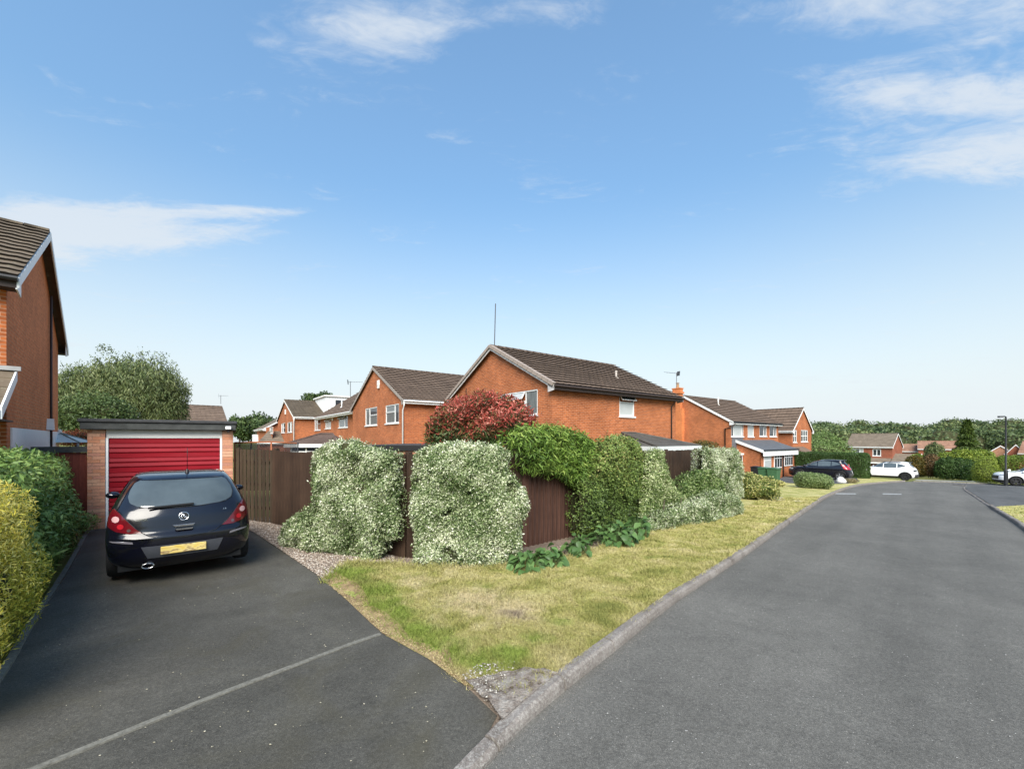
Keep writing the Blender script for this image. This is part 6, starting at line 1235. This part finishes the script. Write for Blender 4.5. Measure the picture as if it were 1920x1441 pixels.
broad('leafy green plant left of the ridged fence panel foot', 985, 1066, .55, .34, 70, .15); broad('leafy green plant in front of the ridged fence panel', 1030, 1060, .5, .40, 75, .155); broad('small leafy plant at the right foot of the ridged panel', 1082, 1040, .5, .38, 60, .16); broad('large broad-leaved clump below the dark climber', 1152, 1022, .95, .50, 120, .175); broad('broad leaves reaching over the pale low shrub edge', 1196, 1008, .5, .56, 60, .17)
# hedge along the left side of the drive
e0, e1 = G(30, 1225), G(150, 1012); dl = Vector((e1.x-e0.x, e1.y-e0.y, 0)); dn = Vector((-dl.y, dl.x, 0)).normalized()
lau = []
for i in range(8):
    c = Vector((e0.x, e0.y, 0)).lerp(Vector((e1.x, e1.y, 0)), .30+.098*i)+dn*.62; lau += [((c.x, c.y, .55), (.66, .66, .75)), ((c.x+dn.x*.12, c.y+dn.y*.12, 1.25), (.62, .62, .62+.04*math.sin(i*2.1)))]
bush('laurel_hedge', 'long leafy dark green hedge along the left of the driveway', 'hedge', lau, 36000, .10, .036, LAUR, .55, .25, .45, .7, .35, 3.5, .12, seed=31)
gld = []
for (u, o_, z, r_) in ((.0, .50, .55, .66), (.0, .58, 1.15, .62), (.17, .50, .5, .6), (.17, .56, 1.12, .56), (-.22, .55, .6, .7), (-.22, .65, 1.2, .64), (.08, .62, 1.25, .5)):
    c = Vector((e0.x, e0.y, 0))+dl*u+dn*o_; gld.append(((c.x, c.y, z), (r_, r_, r_)))
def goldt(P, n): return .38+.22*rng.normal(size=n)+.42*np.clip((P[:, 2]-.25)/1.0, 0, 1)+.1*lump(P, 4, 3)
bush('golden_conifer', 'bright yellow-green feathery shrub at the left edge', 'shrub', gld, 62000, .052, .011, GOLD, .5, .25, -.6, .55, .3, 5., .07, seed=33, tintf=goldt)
wd = G(150, 1004, .03); bush('leggy_shrub', 'small sprawling weed at the corner of garage and hedge', 'shrub', [((wd.x-.1, wd.y, .28), (.38, .32, .26))], 1500, .07, .02, LAUR, .6, .25, .3, .9, .7, seed=3, core=0)
# ---- trees
def tree(name, label, base, blobs, n, L, W, m, seed=0, base_t=.45, sp=.22, droop=.3, spread=.8, shell=.5, lumpf=1.2, lumpa=.16, core=.6, trunk_r=.22, cat='tree', group=None, tintf=None):
    bx, by2 = base; zg = g(bx, by2)-.1; r = tag(empty(name, (bx, by2, zg)), label, cat, group); P, N, D = blob_points(blobs, n, shell, lumpf, lumpa, seed); o = np.array((bx, by2, zg))
    tt = tintf(P, n) if tintf else wtint(P, n, base_t, sp, 1.2, seed, .16)
    leafmesh('crown', P-o, N, L*(.7+.6*rng.random(n)), W, m, r, tt, droop, spread)
    if core: ell_core('inner_branches', blobs, r, core, None, Vector(o))
    top = np.mean([b[0] for b in blobs], axis=0); b = MB(); b.tube([(0, 0, 0), (.1, 0, (top[2]-zg)*.5), (top[0]-bx, top[1]-by2, top[2]-zg)], [trunk_r, trunk_r*.75, trunk_r*.4], 8)
    for (c, rr) in blobs[:6]: b.tube([(.1, 0, (top[2]-zg)*.5), (c[0]-bx, c[1]-by2, c[2]-zg)], [trunk_r*.5, trunk_r*.15], 6)
    b.build('trunk', BARK, r, True); return r
# weeping willow behind the garage
def P3(px, py, d): q = at(px, py, d); return (q.x, q.y, q.z)
wb = [(P3(150, 728, 26), (1.2, 1.5, 1.7)), (P3(195, 716, 26), (1.4, 1.6, 1.5)), (P3(243, 712, 26), (1.5, 1.7, 1.6)), (P3(288, 722, 26), (1.3, 1.6, 1.6)), (P3(310, 735, 26), (1.0, 1.3, 1.6)), (P3(215, 760, 26), (2.6, 1.8, 2.2)), (P3(130, 760, 26), (1.0, 1.2, 1.8)), (P3(320, 765, 26.3), (.8, 1.0, 1.2))]
wl_ = tree('willow_tree', 'weeping willow with drooping grey-green crown behind the garage', (at(230, 800, 26).x, 26), wb, 16000, .30, .07, WILL, 41, droop=1.6, spread=.5, shell=.8, core=.3, lumpa=.3, lumpf=1.0)
def strands(par, blobs, n, m, seed):               # hanging whips of leaves
    P, N, D = blob_points(blobs, n, .25, 1.2, .2, seed); P = P[:n]; o = np.array(par.location); k = 14; ln = .5+1.0*rng.random(n); idx = np.repeat(np.arange(n), k); t = np.tile(np.arange(k)/k, n)
    Q = P[idx]; Q = Q+np.stack([.12*np.sin(t*5+idx)+.1*N[idx, 0]*t, .12*np.cos(t*4+idx)+.1*N[idx, 1]*t, -t*ln[idx]], 1)+.03*rng.normal(size=(n*k, 3))
    leafmesh('hanging_shoots', Q-o, np.tile(np.array([[0., -1, .3]]), (n*k, 1)), .16, .045, m, par, .5+.22*rng.normal(size=n*k)+.12*lump(Q, 1, 2), 1.5, .8)
strands(wl_, wb, 1900, WILL, 44)
tw_ = [(P3(px, py, 26), (.22, .22, .3)) for px, py in ((192, 652, ), (205, 658), (215, 668), (262, 662), (285, 668), (300, 680), (305, 668), (180, 672), (240, 668))]
tw_ = [(c, (.35, .3, .42)) for c, r in tw_]
P, N, D = blob_points(tw_, 420, .9, 2, .3, 9); leafmesh('wispy_top_shoots', P-np.array(wl_.location), N, .16, .06, WILL, wl_, .4+.2*rng.normal(size=420), .6, 1.)
gb = [(P3(175, 768, 19), (1.0, .9, .8)), (P3(210, 775, 19), (.9, .9, .7)), (P3(140, 785, 19), (.8, .8, .7)), (P3(190, 800, 19), (1.3, .9, .9))]
tree('garden_tree', 'bushy green tree directly behind the garage roof', (at(185, 800, 19).x, 19), gb, 9000, .13, .06, TREEL, 43, base_t=.6, trunk_r=.1)
rb = [(P3(128, 822, 15.5), (.55, .4, .28)), (P3(155, 820, 15.5), (.4, .4, .3))]
tree('red_shrub', 'small orange-red shrub peeking over beside the garage', (at(140, 830, 15.5).x, 15.5), rb, 2500, .06, .035, leaf_mat('orange_red_leaf', [(0, (.12, .05, .02)), (.5, (.36, .08, .03)), (1, (.5, .18, .08))]), 47, trunk_r=.04, cat='shrub')
for (lab, px, py, d, w, h, sd) in (('small distant tree left of the brick gables', 492, 800, 75, 3.2, 2.2, 1), ('pale slim tree just above the garage corner', 448, 800, 68, 1.4, 1.6, 2), ('dark tree top showing behind the white dormer', 595, 750, 80, 2.6, 1.5, 3), ('low distant tree right of the pale slim tree', 470, 808, 72, 2.0, 1.5, 4)):
    c = P3(px, py, d); bl = [((c[0]+w*(.5*i-.5), c[1], c[2]+h*.2*math.sin(i*2+sd)), (w*.6, w*.6, h)) for i in range(3)]
    tree('garden_tree', lab, (c[0], d), bl, 2200, .5, .3, TREEL, 50+sd, base_t=.5, trunk_r=.15, lumpf=.9, lumpa=.2)
# ---- shrubs and hedges down the road
def gb_(px, py, w, h, dz=.08, n=3, dep=None, seed=0):   # mound of ellipsoids on the ground, w and h in pixels
    p = G(px, py, dz); s_ = p.y/FPX; W_, H_ = w*s_, h*s_; dep = dep or W_*.5; r0 = rng; bl = []; ux = Vector((p.y, -p.x, 0)).normalized(); back = Vector((p.x, p.y, 0)).normalized(); c0 = p+back*dep*.9; W_ *= p.y/math.hypot(p.x, p.y)
    for i in range(n):
        f = (i+.5)/n-.5; c = c0+ux*(f*W_*.72); bl.append(((c.x, c.y, p.z+H_*.45), (W_*(.5/n+.16), dep, H_*.56)))
    return bl
def yt(P, n): return .4+.3*rng.normal(size=n)
bush('variegated_shrub', 'yellow-edged rounded shrub beside the wheelie bins', 'shrub', gb_(1416, 938, 70, 46, n=4), 12000, .07, .045, YSHR, .5, .3, .3, seed=61, lumpa=.2)
bush('variegated_shrub', 'small yellow plant spilling onto the lawn by the bins', 'shrub', gb_(1456, 912, 26, 12, n=2), 1500, .08, .05, YSHR, .75, .2, .3, seed=62, stem=False)
bush('clipped_shrub', 'low clipped oval shrub in front of the black crossover car', 'shrub', gb_(1524, 916, 62, 29, n=5, dep=.75), 12000, .06, .04, leaf_mat('light_clipped_leaf', [(0, (.07, .12, .03)), (.5, (.17, .24, .08)), (1, (.36, .42, .2))]), .5, .25, .2, seed=63, lumpa=.07)
mp = at(1318, 835, 20.5); bush('maple_shrub', 'bronze-leaved domed shrub above the end of the fence', 'shrub', [((mp.x, mp.y, mp.z-.15), (.75, .6, .45)), ((mp.x-.3, mp.y, mp.z-.6), (.8, .6, .7))], 5000, .08, .04, MAPLE, .45, .25, .6, seed=64)
wp2 = G(1592, 905, .08); bush('weed_clump', 'dry weeds growing next to the white boulder', 'plant', [((wp2.x+.2, wp2.y, wp2.z+.12), (.5, .3, .2))], 900, .16, .02, leaf_mat('dry_weed', [(0, (.16, .13, .06)), (1, (.36, .3, .16))]), .5, .3, -.8, .5, .8, seed=65, core=0, stem=False)
def box_hedge(name, label, p0, p1, width, z0, z1, n, L, W, m, base=.45, sp=.22, seed=0, rnd=.25, lumpa=.05, cat='hedge', side_=1, tintf=None):
    p0 = Vector((p0[0], p0[1], 0)); p1 = Vector((p1[0], p1[1], 0)); t = (p1-p0).normalized(); Ln = (p1-p0).length; nn = Vector((-t.y, t.x, 0))*side_; org = p0.lerp(p1, .5); org.z = z0; r = tag(empty(name, org), label, cat)
    hx, hy, hz_ = Ln/2, width/2, (z1-z0)/2; A = rng.uniform(-1, 1, (n, 3))*np.array([hx, hy, hz_]); ar = np.array([hy*hz_, hx*hz_, hx*hy*.7]); f = rng.choice(3, n, p=ar/ar.sum()); sg = np.where(rng.random(n) < .5, -1., 1.); sg[f == 2] = 1
    H = np.array([hx, hy, hz_]); A[np.arange(n), f] = sg*H[f]; inner = np.clip(A, -H+rnd, H-rnd); dv = A-inner; dl_ = np.linalg.norm(dv, axis=1, keepdims=True); N = dv/np.maximum(dl_, 1e-6); A = inner+N*rnd*(1-.25*rng.random((n, 1))*1)
    A += N*(lump(A, 2.2, seed)*lumpa)[:, None]; P = A[:, :1]*np.array(t)+A[:, 1:2]*np.array(nn)+np.array([0, 0, 1])*A[:, 2:]; P = P+np.array(nn)*hy+np.array([0, 0, hz_]); Nw = N[:, :1]*np.array(t)+N[:, 1:2]*np.array(nn)+np.array([0, 0, 1])*N[:, 2:]
    tt = tintf(P, n) if tintf else base+sp*rng.normal(size=n)+.12*lump(P, 1.2, seed+3); leafmesh('foliage', P, Nw, L*(.7+.6*rng.random(n)), W, m, r, tt, .2, .7)
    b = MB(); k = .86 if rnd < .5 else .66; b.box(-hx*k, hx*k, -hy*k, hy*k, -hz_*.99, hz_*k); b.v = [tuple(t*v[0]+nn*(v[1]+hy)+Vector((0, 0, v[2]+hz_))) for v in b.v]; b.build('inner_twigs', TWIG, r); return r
hq0, hq1 = at(1487, 848, 42), at(1624, 851, 37.2); gz = lambda p: g(p[0], p[1])-.05
box_hedge('clipped_hedge', 'long dark clipped hedge behind the black crossover car', (hq0.x, hq0.y), (hq1.x, hq1.y), 1.3, min(gz(hq0), gz(hq1))-.1, hq1.z+.05, 34000, .10, .055, DKHEDGE, .45, .22, 71, .3)
hr0, hr1 = at(1862, 853, 36), at(2300, 853, 28)
box_hedge('clipped_hedge', 'rounded green hedge behind the street lamp', (hr0.x, hr0.y), (hr1.x, hr1.y), 1.8, gz(hr0)-.1, hr0.z, 42000, .09, .05, LIME, .32, .22, 72, .7, .1)
bush('golden_shrub', 'yellow-green rounded end of the hedge by the street lamp', 'shrub', [((hr0.x-.2, hr0.y+.4, gz(hr0)+1.0), (.9, .9, 1.1)), ((hr0.x, hr0.y+.5, gz(hr0)+1.7), (.75, .8, .7))], 9000, .08, .045, LIME, .6, .22, .2, seed=73)
def far_mound(name, label, px, py, w, h, m, n, L, base=.45, seed=0, blobs=4, dz=.05, cat='shrub', lumpa=.14, depth=None):
    if depth: p = at(px, py, depth)
    else: p = G(px, py, dz)
    s_ = p.y/FPX; c_ = p.y/math.hypot(p.x, p.y); W_, H_ = w*s_*c_, h*s_; ux = Vector((p.y, -p.x, 0)).normalized(); back = Vector((p.x, p.y, 0)).normalized(); dep = max(.8, W_*.28); bl = []
    for i in range(blobs): f = (i+.5)/blobs-.5; c = p+back*dep+ux*(f*W_*.8); hh = H_*(1-.25*abs(f)*1.2); bl.append(((c.x, c.y, p.z+hh*.42), (W_*(.45/blobs+.13), dep, hh*.58)))
    return bush(name, label, cat, bl, n, L, L*.6, m, base, .22, .2, .7, .3, 1.3, lumpa, seed)
far_mound('clipped_hedge', 'dark rounded hedge below the lime green mound', 1790, 897, 72, 44, DKHEDGE, 9000, .16, .42, 81, 4, cat='hedge'); far_mound('clipped_hedge', 'dark hedge stretch right of the rounded dark hedge', 1838, 900, 60, 36, DKHEDGE, 7000, .16, .35, 82, 4, cat='hedge')
far_mound('lime_shrub', 'lime green domed shrub under the tall conifer', 1800, 880, 84, 40, LIME, 9000, .18, .55, 83, 4, depth=52); far_mound('lime_shrub', 'low yellow-green hedge at the bend of the road', 1739, 892, 36, 17, LIME, 3500, .12, .75, 84, 3)
far_mound('rusty_shrub', 'reddish brown bush right of the junction house', 1745, 888, 28, 38, RUST, 4500, .16, .6, 85, 3, depth=50); far_mound('brown_shrub', 'olive brown bush between junction house and red bush', 1718, 888, 40, 36, MAPLE, 5000, .16, .4, 86, 3, depth=51); far_mound('green_shrub', 'grey-green tree-like bush before the pinkish roof', 1752, 872, 32, 42, WILL, 4000, .22, .45, 87, 3, depth=60); far_mound('lime_shrub', 'pale green shrub left of the rounded hedge', 1843, 868, 40, 26, LIME, 4000, .2, .5, 88, 3, depth=60); far_mound('green_shrub', 'bright green shrub in front of the pinkish roofs', 1722, 868, 30, 18, LIME, 3000, .2, .4, 89, 3, depth=64)
# light green tree behind the hedge
lt_ = [(P3(1545, 835, 62), (2.6, 2.2, 2.2)), (P3(1562, 850, 60), (2.8, 2.2, 2.0)), (P3(1535, 855, 58), (2.6, 2.0, 2.6)), (P3(1580, 862, 60), (2.2, 2, 1.6))]
tree('garden_tree', 'light green spreading tree behind the long dark hedge', (at(1555, 880, 60).x, 60), lt_, 9000, .3, .14, leaf_mat('light_tree_leaf', [(0, (.08, .13, .03)), (.5, (.14, .21, .06)), (1, (.24, .31, .11))]), 91, trunk_r=.15, droop=.6)
# tall conifer
cb = at(1813, 850, 72); cr = tag(empty('conifer_tree', (cb.x, cb.y, g(cb.x, cb.y)-.1)), 'tall pointed green conifer on the far side', 'tree'); zt = at(1813, 786, 72).z-cr.location.z
n = 11000; u = rng.random(n)**.75; a = rng.random(n)*6.283; rad = (1-u)*2.9*(.75+.25*np.sin(u*55+np.sin(a*3)))*(1-.3*rng.random(n)**2)+.05; P = np.stack([np.cos(a)*rad, np.sin(a)*rad, u*zt], 1); N = np.stack([np.cos(a), np.sin(a), .35+0*a], 1)
leafmesh('crown', P, N, .5*(.6+.6*rng.random(n)), .16, CONIF, cr, .45+.22*rng.normal(size=n)+.12*lump(P, 1, 2), .35, .5, axis=np.stack([np.cos(a), np.sin(a), -.1+0*a], 1)); MB().tube([(0, 0, 0), (0, 0, zt*.97)], [.2, .03], 8).build('trunk', BARK, cr)
b = MB(); b.lathe([(2.0, .2), (1.2, zt*.4), (.1, zt*.92)], 'z', (0, 0, 0), 12); b.build('inner_branches', TWIG, cr)
# far woodland on the rise, one mass
PP, NN, TT, LL = [], [], [], []
core = MB(); wr = np.random.default_rng(99)
for i in range(330):
    px = 1500+(wr.random()*560 if i < 200 else 560+wr.random()*900); row = i % 3; d = (112, 132, 158)[row]+wr.random()*16; ytop = (812, 803, 797)[row]+wr.normal(0, 4.5)-3*math.sin(px*.05); rr_ = 3.2+wr.random()*2.6
    q = at(px, ytop, d); x, y = q.x, q.y; c = np.array([x, y, q.z-rr_*.9]); nb_ = 620
    dd = nrmv(wr.normal(size=(nb_, 3))); dd[:, 2] = np.where(dd[:, 2] < -.35, -dd[:, 2], dd[:, 2]); P = c+dd*rr_*np.array([1.15, 1.15, 1.0])*(1+.2*lump(c+dd*rr_, .7, i))[:, None]*(1-.25*wr.random((nb_, 1)))
    PP.append(P); NN.append(dd); TT.append(np.clip(.45+.2*wr.normal()+.17*wr.normal(size=nb_), 0, 1)); LL.append(np.full(nb_, .7))
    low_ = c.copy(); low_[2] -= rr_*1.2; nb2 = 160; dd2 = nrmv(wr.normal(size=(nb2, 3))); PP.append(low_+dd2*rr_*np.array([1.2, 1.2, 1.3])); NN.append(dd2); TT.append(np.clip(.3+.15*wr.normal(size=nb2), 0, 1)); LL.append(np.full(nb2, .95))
    pr = [(math.sin(math.pi*k_/6)*rr_*.85+.001, -math.cos(math.pi*k_/6)*rr_*(.85 if k_ > 3 else 2.3)) for k_ in range(7)]; core.lathe(pr, 'z', tuple(c), 9)
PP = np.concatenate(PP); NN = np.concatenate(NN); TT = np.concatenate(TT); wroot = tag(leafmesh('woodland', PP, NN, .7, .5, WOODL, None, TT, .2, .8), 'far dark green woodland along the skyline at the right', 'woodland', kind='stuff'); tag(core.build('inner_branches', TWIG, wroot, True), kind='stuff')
